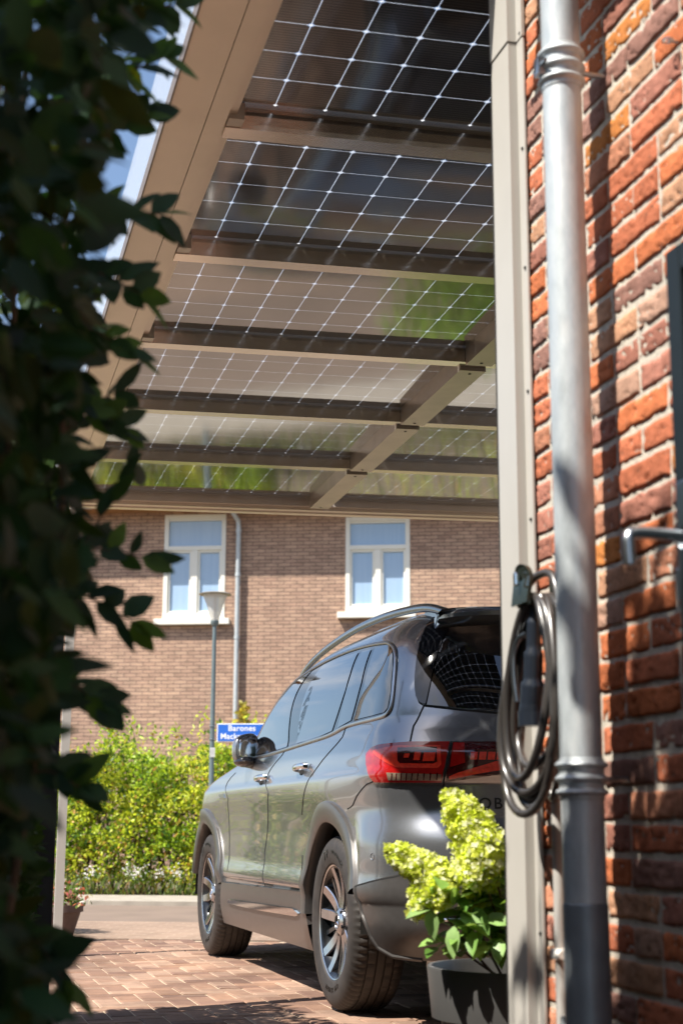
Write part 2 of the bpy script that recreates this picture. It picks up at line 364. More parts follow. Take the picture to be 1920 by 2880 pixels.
# folded aluminium profile closing the wall corner
pf = MB()
pf.prism([(1.250, 2.990), (1.272, 2.990), (1.272, 2.956), (1.2735, 2.955), (1.2775, 2.955), (1.2775, 2.9935), (1.2775, 3.101), (1.250, 3.101)], 0.0, 2.605, 'z')
prf = place(pf.build('corner_profile', m_post, house), house_w)
pf = MB(); pf.prism([(1.247, 2.988), (1.270, 2.988), (1.270, 2.953), (1.2775, 2.953), (1.2775, 3.103), (1.247, 3.103)], 2.609, 2.838, 'z'); place(pf.build('upper_profile', m_post, prf), house_w)
pf = MB(); pf.box(1.2505, 1.34, 3.1035, 3.112, 0.0, 2.83); place(pf.build('edge_strip', m_dark, prf), house_w)
for zz in np.arange(0.22, 2.7, 0.30):
    s_ = MB().lathe([(0.0, -0.004), (0.0035, -0.004), (0.0045, 0.0)], 10, (1.2725, 2.966, zz), axis='x', cap=False); place(s_.build('screw', m_dark, prf), house_w)
# conduit for the charging cable
m_pvc = simple('grey_pvc', (0.42, 0.40, 0.375), 0.45, 0, 0.04, 10)
cd = MB().tube([(1.255, 2.825, 0.02), (1.255, 2.825, 0.4), (1.255, 2.825, 0.865)], 0.0122, 20); cnd = place(cd.build('conduit', m_pvc, house, smooth=True), house_w)
for zz in (0.49, 0.855):
    q = MB().box(1.238, 1.276, 2.806, 2.838, zz-0.011, zz+0.011, 0.004).tube([(1.243, 2.79, zz), (1.243, 2.815, zz)], 0.008, 12); place(q.build('conduit_clip', simple('white_pvc', (0.72, 0.70, 0.66), 0.4), cnd), house_w)
q = MB().lathe([(0.032, 0.0), (0.034, 0.10), (0.022, 0.26), (0.012, 0.36)], 24, (1.225, 2.735, 0.02)); place(q.build('cable_entry_boot', m_zinc, cnd, smooth=True), house_w)
q = MB().tube([(1.284, 2.23, 2.20), (1.262, 2.23, 2.20)], 0.003, 8).tube([(1.262+0.010*math.cos(a), 2.23+0.010*math.sin(a)*1.0, 2.20) for a in np.linspace(0, 5.5, 12)], 0.0022, 6)
place(q.build('screw_hook', m_alu_satin, house), house_w)

# ------------------------------------------------------------ charging cable on its holder
m_holder = simple('stainless_steel', (0.17, 0.20, 0.17), 0.16, 0.9, 0.06, 30)
m_cable = simple('cable_sheath', (0.045, 0.040, 0.037), 0.32, 0, 0.1, 20, spec=0.6, coat=0.3, croug=0.15)
hd = thing('cable_holder', 'small polished steel cable hook with rounded shield plate, screwed beside the grey corner profile', 'hook', (1.25, 2.80, 1.24))
q = MB(); n_ = 18; poly = []
for a in np.linspace(0, math.pi, n_): poly.append((2.77+0.045*math.cos(a), 1.245+0.040*math.sin(a)**0.8))
poly = [(2.813, 1.200), *[(p_[0], p_[1]) for p_ in poly], (2.727, 1.200)]
front = [(1.168+0.0, yy, zz) for yy, zz in poly]
V = [(1.172+0.010*((zz-1.2)/0.08)-0.010*(1-((yy-2.77)/0.045)**2), yy, zz) for yy, zz in poly]+[(1.180+0.010*((zz-1.2)/0.08)-0.010*(1-((yy-2.77)/0.045)**2), yy, zz) for yy, zz in poly]
m_ = len(poly); q.add(V, [tuple(range(m_)), tuple(range(2*m_-1, m_-1, -1))]+[(i, i+m_, (i+1) % m_+m_, (i+1) % m_) for i in range(m_)])
place(q.build('shield_plate', m_holder, hd), hd)
place(MB().box(1.178, 1.274, 2.735, 2.80, 1.195, 1.222, 0.004).box(1.262, 1.274, 2.72, 2.82, 1.17, 1.27, 0.003).build('arm', m_holder, hd), hd)
place(MB().box(1.160, 1.172, 2.762, 2.774, 1.238, 1.268, 0.004).build('slot_cover', m_chrome, hd), hd)
cb = thing('charging_cable', 'coiled black charging cable with plug hanging from the steel hook', 'cable', (1.2, 2.79, 0.76))
cc = MB(); random.seed(5); pts = []
N = 44
LOOPS = [(2.822, .140, .758, 1.192), (2.812, .148, .802, 1.184), (2.806, .128, .772, 1.200), (2.822, .112, .832, 1.180), (2.800, .138, .856, 1.205), (2.812, .120, .790, 1.212)]
for lp, (cy, wY, zb, X0) in enumerate(LOOPS):
    zt = 1.220
    for k in range(N):
        a = 2*math.pi*k/N; yy = cy+wY*math.sin(a)*(1.0-0.34*math.cos(a))/1.09-.022*(1+math.cos(a)); zz = (zt+zb)/2+(zt-zb)/2*math.cos(a)
        nx_ = LOOPS[(lp+1) % len(LOOPS)]; yy += (nx_[0]-cy)*(k/N)*0.4*(1-math.cos(a))*0
        pts.append((X0+0.010*math.cos(a)+0.006*math.sin(a*2+lp)+(nx_[3]-X0)*(k/N)**3, yy, zz))
P2 = np.array(pts); ker = np.ones(7)/7
P3 = np.stack([np.convolve(np.pad(P2[:, i], 3, mode='edge'), ker, 'valid') for i in range(3)], 1)
cc.tube(P3.tolist(), 0.0088, 12)
tail = [(1.20, 2.80, 1.235), (1.215, 2.76, 1.262), (1.225, 2.70, 1.255), (1.222, 2.665, 1.18), (1.22, 2.655, 1.05), (1.225, 2.68, 0.93), (1.235, 2.75, 0.84), (1.245, 2.80, 0.80), (1.25, 2.823, 0.83), (1.254, 2.825, 0.87)]
def smooth_path(P, n=8):
    P = [Vector(p) for p in P]; P = [P[0]*2-P[1]]+P+[P[-1]*2-P[-2]]; out = []
    for i in range(1, len(P)-2):
        for k in range(n):
            t = k/n; a, b, c, d = P[i-1], P[i], P[i+1], P[i+2]
            out.append(0.5*((2*b)+(-a+c)*t+(2*a-5*b+4*c-d)*t*t+(-a+3*b-3*c+d)*t**3))
    out.append(P[-2]); return out
cc.tube(smooth_path([(x, y+(.05 if i < 6 else .02), z) for i, (x, y, z) in enumerate(tail)]), 0.0090, 12)
place(cc.build('cord', m_cable, cb, smooth=True), cb)
pg = MB(); pg.tube(smooth_path([(1.200, 2.790, 1.20), (1.200, 2.795, 1.15), (1.200, 2.802, 1.08), (1.200, 2.810, 1.02), (1.200, 2.818, 0.975)]), [0.011]*6+[0.015]*8+[0.020]*8+[0.025]*8+[0.026]*3, 18)
m_plug = simple('plug_plastic', (0.015, 0.02, 0.03), 0.35, 0, 0.1, 20, coat=0.2)
plug = place(pg.build('plug', m_plug, cb, smooth=True), cb)
pg = MB().tube(smooth_path([(1.192, 2.815, 1.14), (1.184, 2.84, 1.13), (1.178, 2.855, 1.10), (1.178, 2.857, 1.05), (1.182, 2.853, 1.00)]), 0.0065, 10); place(pg.build('handle', m_alu_satin, plug, smooth=True), cb)
pg = MB().lathe([(0.028, 0), (0.029, 0.03), (0.0, 0.031)], 24, (1.200, 2.818, 0.947)); place(pg.build('plug_cap', m_plug, plug, smooth=True), cb)

hd.location += OFF+Vector((0, .035, 0)); cb.location += OFF

# ------------------------------------------------------------ carport with glass-glass solar panels
m_frame = simple('carport_aluminium', (0.80, 0.705, 0.61), 0.32, 0.35, 0.04, 5, spec=0.5)
m_purlin = simple('purlin_aluminium', (0.70, 0.62, 0.53), 0.18, 0.93, 0.05, 5)
m_bracket = simple('bracket_steel', (0.46, 0.41, 0.355), 0.3, 0.5, 0.1, 8)
m_rubber = simple('rubber_seal', (0.012, 0.012, 0.014), 0.5)
cell, t, b, o = new_mat('solar_cell')
v = obj_coord(t); wv = t.nodes.new('ShaderNodeTexWave'); wv.bands_direction = 'Y'; wv.inputs['Scale'].default_value = 0.314/0.0131
L(t, v, wv.inputs['Vector']); c1 = ramp(t, wv.outputs['Fac'], [(0.0, (0.010, 0.009, 0.011)), (0.80, (0.011, 0.010, 0.012)), (0.95, (0.085, 0.075, 0.072))])
L(t, c1, b.inputs['Base Color']); b.inputs['Roughness'].default_value = 0.35; b.inputs['Specular IOR Level'].default_value = 0.3
glassm = bpy.data.materials.new('thin_glass'); glassm.use_nodes = True; t = glassm.node_tree; t.nodes.clear()
o_ = t.nodes.new('ShaderNodeOutputMaterial'); tr = t.nodes.new('ShaderNodeBsdfTransparent'); gl = t.nodes.new('ShaderNodeBsdfGlossy'); gl.inputs['Roughness'].default_value = 0.07
lwt = t.nodes.new('ShaderNodeLayerWeight'); lwt.inputs['Blend'].default_value = 0.5; pw5 = t.nodes.new('ShaderNodeMath'); pw5.operation = 'POWER'; pw5.inputs[1].default_value = 3.5
L(t, lwt.outputs['Facing'], pw5.inputs[0]); fr = t.nodes.new('ShaderNodeMath'); fr.operation = 'MULTIPLY_ADD'; fr.inputs[1].default_value = 1.9; fr.inputs[2].default_value = 0.035
L(t, pw5.outputs[0], fr.inputs[0]); mx = t.nodes.new('ShaderNodeMixShader')
nb = t.nodes.new('ShaderNodeBump'); nb.inputs['Strength'].default_value = 0.02; nb.inputs['Distance'].default_value = 0.01
L(t, noise_n(t, obj_coord(t), 3, 2), nb.inputs['Height']); L(t, nb.outputs['Normal'], gl.inputs['Normal'])
L(t, fr.outputs[0], mx.inputs['Fac']); L(t, tr.outputs['BSDF'], mx.inputs[1]); L(t, gl.outputs['BSDF'], mx.inputs[2]); L(t, mx.outputs['Shader'], o_.inputs['Surface'])
CPZ = 2.9073
carport = thing('carport', 'beige aluminium carport roofed with see-through solar panels over the parked car', 'carport', (0.915, 3.639, 0), R(-0.951))
def TC(p): return (p[0], p[1], CPZ+p[2]+0.0233*p[0]-0.0119*p[1])
CS = 0.157; X0, X1 = -0.157, 1.413; X2, X3 = 1.515, 3.085
YS = [-0.471]+[0.575+1.024*k for k in range(5)]
def solar_panel(xa, ya, ncx=10, ncy=6):
    p = thing('solar_panel', None, None); p.parent = carport
    gm = MB(); g2 = 0.0016; ch = 0.010
    for i in range(ncx):
        for j in range(ncy):
            a0, a1, b0, b1 = xa+i*CS+g2, xa+(i+1)*CS-g2, ya+j*CS+g2, ya+(j+1)*CS-g2
            oc = [(a0+ch, b0), (a1-ch, b0), (a1, b0+ch), (a1, b1-ch), (a1-ch, b1), (a0+ch, b1), (a0, b1-ch), (a0, b0+ch)]
            V = [TC((x, y, 0.0)) for x, y in oc]+[TC((x, y, 0.0008)) for x, y in oc]
            gm.add(V, [tuple(range(7, -1, -1)), tuple(range(8, 16))]+[(q, (q+1) % 8, (q+1) % 8+8, q+8) for q in range(8)])
    gm.build('cell_grid', cell, p, fix=False)
    xb, yb = xa+ncx*CS, ya+ncy*CS; e = 0.035
    gg = MB(); gg.add([TC((xa-e, ya-e, -0.003)), TC((xb+e, ya-e, -0.003)), TC((xb+e, yb+.008, -0.026)), TC((xa-e, yb+.008, -0.026))], [(0, 1, 2, 3)]); gg.build('glass', glassm, p, fix=False)
    sm = MB()
    sm.box(xa-e, xb+e, yb+0.010, yb+e, -0.012, 0.012, fn=TC).build('seal', m_rubber, p)
    MB().box(xa-e, xb+e, ya-e, ya-0.012, -0.003, 0.012, fn=TC).build('seal', m_rubber, p)
    # bright busbar ribbons in the gaps, seen as thin white lines from below
    rb = MB()
    for i in range(1, ncx): rb.box(xa+i*CS-0.0008, xa+i*CS+0.0008, ya, yb, 0.0002, 0.0006, fn=TC)
    for j in range(1, ncy): rb.box(xa, xb, ya+j*CS-0.0009, ya+j*CS+0.0009, 0.0003, 0.0005, fn=TC)
    for i in range(1, ncx):
        for j in range(0, ncy+1):
            cx_, cy_ = xa+i*CS, ya+j*CS; d_ = 0.0070; rb.add([TC((cx_-d_, cy_, .0004)), TC((cx_, cy_-d_, .0004)), TC((cx_+d_, cy_, .0004)), TC((cx_, cy_+d_, .0004))], [(0, 1, 2, 3)])
    rb.build('backing_lines', m_line, p, fix=False)
    return p
m_line = bpy.data.materials.new('translucent_backing'); m_line.use_nodes = True; t = m_line.node_tree; b = t.nodes['Principled BSDF']; b.inputs['Base Color'].default_value = (0.85, 0.87, 0.9, 1)
tr = t.nodes.new('ShaderNodeBsdfTranslucent'); tr.inputs['Color'].default_value = (0.70, 0.74, 0.80, 1); mx = t.nodes.new('ShaderNodeMixShader'); mx.inputs['Fac'].default_value = 0.75
L(t, b.outputs['BSDF'], mx.inputs[1]); L(t, tr.outputs['BSDF'], mx.inputs[2]); L(t, mx.outputs['Shader'], t.nodes['Material Output'].inputs['Surface'])
for ya in YS:
    for xa in (X0, X2): solar_panel(xa, ya)
# side beam: wide soffit with a seam, small outer lip
bm_ = MB(); YE = 5.75; YN = -0.505
bm_.box(-0.337, -0.2230, YN, YE, -0.105, -0.070, fn=TC); bm_.box(-0.2205, -0.163, YN, YE, -0.105, 0.012, fn=TC)
bm_.box(-0.290, -0.2230, YN, YE, -0.068, 0.018, fn=TC)
bm_.build('side_beam', m_frame, carport)
lp = MB().box(-0.162, -0.124, YN, YE, -0.060, -0.014, fn=TC); lp.build('inner_ledge', m_frame, carport)
bm_ = MB().box(-0.344, -0.3385, YN, YE, -0.112, -0.066, fn=TC); bm_.build('edge_trim', simple('edge_trim', (0.20, 0.15, 0.11), 0.4, 0.2), carport)
m_frost = bpy.data.materials.new('frosted_glass'); m_frost.use_nodes = True; t = m_frost.node_tree; b = t.nodes['Principled BSDF']; b.inputs['Base Color'].default_value = (0.50, 0.56, 0.62, 1); b.inputs['Roughness'].default_value = 0.1
tr = t.nodes.new('ShaderNodeBsdfTransparent'); tl = t.nodes.new('ShaderNodeBsdfTranslucent'); tl.inputs['Color'].default_value = (0.8, 0.86, 0.92, 1)
m1 = t.nodes.new('ShaderNodeMixShader'); m1.inputs['Fac'].default_value = 0.5; m2 = t.nodes.new('ShaderNodeMixShader'); m2.inputs['Fac'].default_value = 0.20
L(t, b.outputs['BSDF'], m1.inputs[1]); L(t, tl.outputs['BSDF'], m1.inputs[2]); L(t, tr.outputs['BSDF'], m2.inputs[1]); L(t, m1.outputs['Shader'], m2.inputs[2]); L(t, m2.outputs['Shader'], t.nodes['Material Output'].inputs['Surface'])
gs = MB().box(-0.372, -0.291, YN, YE-0.1, 0.030, 0.038, fn=TC); gs.build('glass_overhang', m_frost, carport)
for k in range(5):
    y0 = 0.492+1.024*k
    q = MB().box(-0.149, 3.15, y0, y0+0.070, -0.078, -0.013, fn=TC); q.build('purlin', m_purlin, carport)
    q = MB().box(-0.148, -0.100, y0-0.055, y0-0.001, -0.075, -0.020, fn=TC); q.build('bracket', m_bracket, carport)
    if k >= 1:
        q = MB().box(1.330, 1.456, y0+0.074, y0+1.020, -0.094, -0.006, fn=TC)
        cn = q.build('connector_beam', m_bracket, carport)
        MB().box(1.402, 1.480, y0+0.072, y0+1.022, 0.014, 0.020, fn=TC).build('cover_plate', m_rubber, cn)
        for yy in (0.12, 0.98):
            s_ = MB().lathe([(0.0, -0.096), (0.007, -0.096), (0.008, -0.0945)], 10, (1.393, y0+yy, CPZ+0.0233*1.40-0.0119*(y0+yy)), cap=False); s_.build('bolt', m_dark, cn)
q = MB().box(-0.333, 3.15, 5.652, 5.682, -0.070, 0.02, fn=TC).box(-0.333, 3.15, 5.684, 5.75, -0.090, 0.02, fn=TC); q.build('end_beam', m_frame, carport)
q = MB().box(-0.333, 3.15, 5.751, 5.81, -0.098, 0.035, fn=TC); q.build('end_gutter', m_frame, carport)
q = MB().box(-0.149, 3.15, YN, YN+0.04, -0.04, 0.012, fn=TC); q.build('front_beam', m_frame, carport)
q = MB().box(3.152, 3.33, YN, YE, -0.105, 0.012, fn=TC); q.build('side_beam', m_frame, carport)
def cpost(x, y, w_=.10):
    q = MB().box(x, x+w_, y, y+w_, 0.0, CPZ-0.106+0.0233*x-0.0119*y); p_ = q.build('post', m_post, carport)
    MB().box(x-0.01, x+w_+.01, y-0.01, y+w_+.01, 0.0, 0.008).build('foot_plate', m_post, p_)
cpost(-0.205, 5.52, .050); cpost(3.19, 4.30)

# ------------------------------------------------------------ the parked car (local: x forward from rear axle, y left, z up)
car = thing('parked_car', 'dark grey metallic SUV parked tail first under the carport', 'car', (2.584, 6.229, 0), R(90.0))
def pch(zs, tab):
    xs = [q[0] for q in tab]; ys = [q[1] for q in tab]; n = len(xs); h = np.diff(xs); dl = np.diff(ys)/h; m = np.zeros(n)
    m[0] = dl[0]; m[-1] = dl[-1]
    for i in range(1, n-1):
        if dl[i-1]*dl[i] > 0: w1 = 2*h[i]+h[i-1]; w2 = h[i]+2*h[i-1]; m[i] = (w1+w2)/(w1/dl[i-1]+w2/dl[i])
    def f(z):
        z = min(max(z, xs[0]), xs[-1]); i = min(max(int(np.searchsorted(xs, z))-1, 0), n-2); t = (z-xs[i])/h[i]
        return (2*t**3-3*t*t+1)*ys[i]+(t**3-2*t*t+t)*h[i]*m[i]+(-2*t**3+3*t*t)*ys[i+1]+(t**3-t*t)*h[i]*m[i+1]
    return f
Wz = pch(0, [(.18, .845), (.28, .872), (.40, .892), (.465, .898), (.475, .905), (.50, .910), (.58, .898), (.70, .896), (.80, .902), (.885, .914), (.93, .917), (.965, .905), (1.03, .892), (1.09, .876), (1.13, .862), (1.18, .850), (1.30, .822), (1.42, .784), (1.50, .747), (1.55, .706), (1.60, .625)])
XRz = pch(0, [(.18, -.78), (.28, -.87), (.40, -.945), (.55, -.945), (.64, -.950), (.72, -.942), (.84, -.930), (.895, -.930), (.93, -.950), (1.0, -.955), (1.04, -.940), (1.10, -.915), (1.17, -.885), (1.30, -.82), (1.42, -.75), (1.50, -.705), (1.55, -.67), (1.60, -.58)])
XFz = pch(0, [(.18, 3.50), (.35, 3.66), (.55, 3.70), (.70, 3.69), (.82, 3.62), (.90, 3.50), (.96, 3.32), (1.00, 3.02), (1.04, 2.64), (1.08, 2.28), (1.12, 2.14), (1.20, 2.02), (1.30, 1.86), (1.40, 1.66), (1.48, 1.42), (1.55, 1.05), (1.60, .60)])
ARz = pch(0, [(.18, .55), (.60, .58), (.95, .55), (1.10, .50), (1.30, .42), (1.50, .38), (1.60, .42)])
AFz = pch(0, [(.18, .80), (.70, .85), (.90, .70), (1.0, .46), (1.10, .30), (1.30, .30), (1.50, .36), (1.60, .45)])
def NRz(z): return 2.75 if z < 1.1 else 2.75+0.5*min(1, (z-1.1)/.3)
def surf(u, z):
    zz = z-0.018*min(1.0, max(0.0, (z-.78)/.25)); w_ = Wz(zz); xr = XRz(zz); xf = XFz(zz); ar = ARz(zz); af = AFz(zz)
    if u <= 1:
        a = u*math.pi/2; n = NRz(zz); c, s = math.cos(a), math.sin(a); rho = (abs(c)**n+abs(s)**n)**(-1/n)
        x = xr+ar*(1-rho*c); y = w_*rho*s
    elif u <= 2:
        x = (xr+ar)+(u-1)*((xf-af)-(xr+ar)); y = w_
    else:
        a = (3-u)*math.pi/2; n = 2.3; c, s = math.cos(a), math.sin(a); rho = (abs(c)**n+abs(s)**n)**(-1/n)
        x = xf-af*(1-rho*c); y = w_*rho*s
    if u < 1.2 and z < 0.83:      # shoulder of the rear bumper
        k = min(1.0, max(0.0, (0.83-z)/0.15)); k = k*k*(3-2*k)*(1.0 if z > .62 else max(0.25, 1-(.62-z)*2.0)); f_ = 1.0 if u < .8 else max(0.0, 1-(u-.8)/.30); f_ = f_*f_*(3-2*f_)
        aa = min(u, 1.0)*math.pi/2; x -= 0.040*k*f_*math.cos(aa); y += 0.034*k*f_*math.sin(aa)
    # haunch over the rear wheel, tuck of the cabin towards the tail and the nose
    if u < 2.3 and z < 1.2:
        gsh = math.exp(-((x-0.02)/0.42)**2)*math.exp(-((zz-0.86)/0.13)**2); y += 0.014*gsh*min(1, u)
        gsf = math.exp(-((x-2.83)/0.42)**2)*math.exp(-((zz-0.84)/0.12)**2); y += 0.018*gsf
    if zz > 1.0:
        k = min(1, (zz-1.0)/0.15); y *= 1-0.014*k*max(0, (x-1.0)/1.0)**2-0.035*k*max(0, (0.1-x)/0.8)**2
    return Vector((x, y, z))
def snorm(u, z):
    e = 0.004; a = surf(u+e, z)-surf(u-e, z); b = surf(u, z+e)-surf(u, z-e); n = b.cross(a)
    if n.length < 1e-9: return Vector((-1, 0, 0))
    n.normalize()
    p = surf(u, z); ref = Vector((p.x-1.0, p.y, 0))
    return n if n.dot(ref) > 0 else -n
UG = np.linspace(0.0, 3.0, 301)
def u_of(kind, val, z):
    if kind == 'u': return val
    if kind == 's':
        lo, hi = 0.0, 3.0
        for _ in range(26):
            m_ = (lo+hi)/2
            if surf(m_, z).x < val: lo = m_
            else: hi = m_
        return (lo+hi)/2
    lo, hi = 0.0, 1.0
    for _ in range(26):
        m_ = (lo+hi)/2
        if surf(m_, z).y < val: lo = m_
        else: hi = m_
    return (lo+hi)/2
def chaikin(P, it=2, keep=()):
    for _ in range(it):
        Q = []; n = len(P)
        for i in range(n):
            a, b = np.array(P[i]), np.array(P[(i+1) % n]); Q.append(tuple(a*.75+b*.25)); Q.append(tuple(a*.25+b*.75))
        P = Q
    return P
def U(*p): return [('u', a, b) for a, b in p]
def to_uz(pts): return [(u_of(k, v, z), z) for k, v, z in pts]
def patch(name, pts, mat, parent, off=0.003, rnd=0, skirt=0.006, du=0.03, dz=0.018, mirror=False, hole=None, dens=1):
    P = to_uz(pts)
    if rnd: P = chaikin(P, rnd)
    bm = bmesh.new(); vs = [bm.verts.new((u, z, 0)) for u, z in P]
    f = bm.faces.new(vs); bmesh.ops.triangulate(bm, faces=[f], ngon_method='EAR_CLIP')
    us = [p[0] for p in P]; zs = [p[1] for p in P]
    for uu in np.arange(math.floor(min(us)/du)*du, max(us), du):
        bmesh.ops.bisect_plane(bm, geom=bm.verts[:]+bm.edges[:]+bm.faces[:], plane_co=(uu, 0, 0), plane_no=(1, 0, 0), dist=1e-5)
    for zz in np.arange(math.floor(min(zs)/dz)*dz, max(zs), dz):
        bmesh.ops.bisect_plane(bm, geom=bm.verts[:]+bm.edges[:]+bm.faces[:], plane_co=(0, zz, 0), plane_no=(0, 1, 0), dist=1e-5)
    bmesh.ops.remove_doubles(bm, verts=bm.verts[:], dist=1e-5)
    if skirt:
        be = [e for e in bm.edges if len(e.link_faces) == 1]
        r_ = bmesh.ops.extrude_edge_only(bm, edges=be); lay = {v: 1 for v in r_['geom'] if isinstance(v, bmesh.types.BMVert)}
    else: lay = {}
    bm.verts.index_update(); nls = [None]*len(bm.verts)
    for v in bm.verts:
        u, z = v.co.x, v.co.y; nn = snorm(u, z); nls[v.index] = nn; p = surf(u, z)+nn*(off-(skirt if v in lay else 0)); v.co = p
    if mirror:
        g2 = bmesh.ops.duplicate(bm, geom=bm.verts[:]+bm.edges[:]+bm.faces[:])['geom']
        for v in g2:
            if isinstance(v, bmesh.types.BMVert): v.co.y *= -1
    bm.normal_update()
    for f_ in bm.faces:
        if sum((f_.normal.dot(nls[v.index]) for v in f_.verts)) < 0: f_.normal_flip()
    me = bpy.data.meshes.new(name); bm.to_mesh(me); bm.free(); me.materials.append(mat)
    me.polygons.foreach_set('use_smooth', [True]*len(me.polygons)); me.normals_split_custom_set_from_vertices([tuple(n_) for n_ in nls])
    o = bpy.data.objects.new(name, me); C.objects.link(o); o.parent = parent
    # make sure faces look outwards
    return o
def spath(pts, off=0.0, n=6):
    P = to_uz(pts); out = []
    for i in range(len(P)-1):
        for k in range(n): t = k/n; out.append((P[i][0]*(1-t)+P[i+1][0]*t, P[i][1]*(1-t)+P[i+1][1]*t))
    out.append(P[-1]); return [surf(u, z)+snorm(u, z)*off for u, z in out]
def gapline(pts, r=0.0028, off=0.0, name='panel_gap', mat=None, parent=None, n=6, flat=1.0):
    return MB().tube(spath(pts, off, n), r, 6, flat=flat).build(name, mat or m_gap, parent or body, smooth=True)

# body shell with wheel arch openings
WR = 0.358; WB = 2.829
us = np.concatenate([np.linspace(0, 1, 40)[:-1], np.linspace(1, 2, 121)[:-1], np.linspace(2, 3, 34)])
zs = np.concatenate([np.linspace(.205, .46, 11), np.linspace(.463, .51, 10), np.linspace(.52, .86, 24), np.linspace(.865, 1.2, 42), np.linspace(1.21, 1.618, 40)])
V = []; idx = {}
def surf_edge(z_): return float(np.interp(z_, [.20, .266, .274, .302, .344, .423, .514], [.50, .55, .66, .738, .790, .845, .862]))
def side_block(sign):
    base = len(V)
    for z_ in zs:
        for u_ in us:
            p = surf(u_, z_); V.append((p.x, p.y*sign, p.z))
    return base
F = []; nu = len(us)
for sign in (1, -1):
    base = side_block(sign)
    for a in range(len(zs)-1):
        for c_ in range(nu-1):
            q = [base+a*nu+c_, base+a*nu+c_+1, base+(a+1)*nu+c_+1, base+(a+1)*nu+c_]
            mx_ = sum(V[i][0] for i in q)/4; mz_ = sum(V[i][2] for i in q)/4; my_ = abs(sum(V[i][1] for i in q)/4)
            if my_ > 0.6 and any(math.hypot(mx_-xc, mz_-0.365) < 0.425 for xc in (0, WB)): continue
            if my_ > 0.6 and mz_ < 0.365 and any(abs(mx_-xc) < 0.425 for xc in (0, WB)): continue
            if my_ > 0.55 and c_ < 40 and mz_ < .50 and surf_edge(mz_) < us[c_]+.004: continue
            F.append(tuple(q) if sign > 0 else tuple(reversed(q)))
# roof cap: continue inwards from the top outline
top = [surf(u_, 1.618) for u_ in us]; outline = [(p.x, p.y) for p in top]+[(p.x, -p.y) for p in reversed(top)]
KS = [1.0, .97, .93, .87, .78, .66, .5, .32, .15]; base = len(V); m_ = len(outline)
for k in KS:
    for (x, y) in outline:
        xx = 0.25+(x-0.25)*(k if True else 1); yy = y*k
        e_ = 1-k**2.3
        V.append((xx, yy, 1.618+0.042*e_))
for a in range(len(KS)-1):
    for c_ in range(m_): F.append((base+a*m_+c_, base+a*m_+(c_+1) % m_, base+(a+1)*m_+(c_+1) % m_, base+(a+1)*m_+c_))
F.append(tuple(base+(len(KS)-1)*m_+c_ for c_ in range(m_)))
bm = bmesh.new(); me = bpy.data.meshes.new('body'); me.from_pydata([tuple(v) for v in V], [], F); bm.from_mesh(me)
bmesh.ops.remove_doubles(bm, verts=bm.verts[:], dist=0.0006); bmesh.ops.recalc_face_normals(bm, faces=bm.faces[:]); bm.to_mesh(me); bm.free()
me.materials.append(m_paint); me.polygons.foreach_set('use_smooth', [True]*len(me.polygons)); me.set_sharp_from_angle(angle=R(42))
body = bpy.data.objects.new('body', me); C.objects.link(body); body.parent = car
# underside and wheel wells
MB().box(-0.60, 3.5, -0.76, 0.76, 0.245, 0.32).build('underbody', m_dark, car)
for xc in (0, WB):
    for sg in (1, -1):
        q = MB(); Vw = []; n_ = 24
        for yy in (0.50, 0.895):
            for k in range(n_+1):
                a = R(-4)+k/n_*R(188); Vw.append((xc+0.425*math.cos(a), yy*sg, 0.365+0.425*math.sin(a)))
        Fw = [(k, k+1, k+n_+2, k+n_+1) for k in range(n_)]; Fw.append(tuple(range(n_+1))); q.add(Vw, Fw); q.build('wheel_well', m_dark, car)
# wheel arch cladding
def arch(xc, sg, a0, a1, name='arch_cladding'):
    n = 44; V = []; F = []
    for k in range(n+1):
        a = R(a0)+(R(a1)-R(a0))*k/n; c, s = math.cos(a), math.sin(a)
        drop = 0
        for (r, oy) in ((0.400, -0.055), (0.398, 0.000), (0.404, 0.016), (0.416, 0.021), (0.470, 0.019), (0.488, 0.013), (0.493, 0.000), (0.490, -0.010)):
            x = xc+r*c; z = 0.362+r*s
            u_ = u_of('s', x, max(.25, min(z, 1.5))); yy = surf(u_, max(.25, min(z, 1.2))).y+oy
            yy = max(yy, 0.895+oy) if True else yy
            V.append((x, yy*sg, z))
    for k in range(n):
        for j in range(7): F.append((k*8+j, k*8+j+1, (k+1)*8+j+1, (k+1)*8+j))
    return MB().add(V, F).build(name, m_clad, car, smooth=True)
for sg in (1, -1):
    arch(0, sg, 1, 162); arch(WB, sg, 14, 171)
# sill, bumper cladding
for mir in (False,):
    sill = patch('sill_cladding', [('s', .40, .215), ('s', 2.44, .215), ('s', 2.335, .440), ('s', 1.4, .450), ('s', .46, .464)], m_clad, car, off=0.016, skirt=0.03)
    slot = patch('chrome_strip', [('s', .52, .368), ('s', .60, .352), ('s', 1.4, .338), ('s', 2.12, .335), ('s', 2.18, .345), ('s', 2.12, .357), ('s', 1.4, .364), ('s', .62, .384)], m_chrome, sill, off=0.026, skirt=0.014)
bl = patch('bumper_cladding', U((0, .280), (.35, .276), (.55, .266), (.66, .274), (.738, .302), (.790, .344), (.845, .423), (.862, .514), (.785, .530), (.633, .561), (.570, .586), (.45, .595), (.3, .60), (0, .60)), m_clad, car, off=0.013, skirt=0.02)
m_clad_sh = m_clad
# diffuser trim with chrome bars low on the bumper
for zz in (.415, .440): MB().tube([surf(u_, zz)+snorm(u_, zz)*0.018 for u_ in np.linspace(0.03, .525, 18)], 0.008, 8, flat=1.0).build('chrome_bar', m_chrome, bl, smooth=True)
patch('diffuser', [('u', 0, .29), ('u', .36, .29), ('u', .44, .34), ('u', .40, .38), ('u', 0, .385)], m_dark, bl, off=0.017, skirt=0.005)
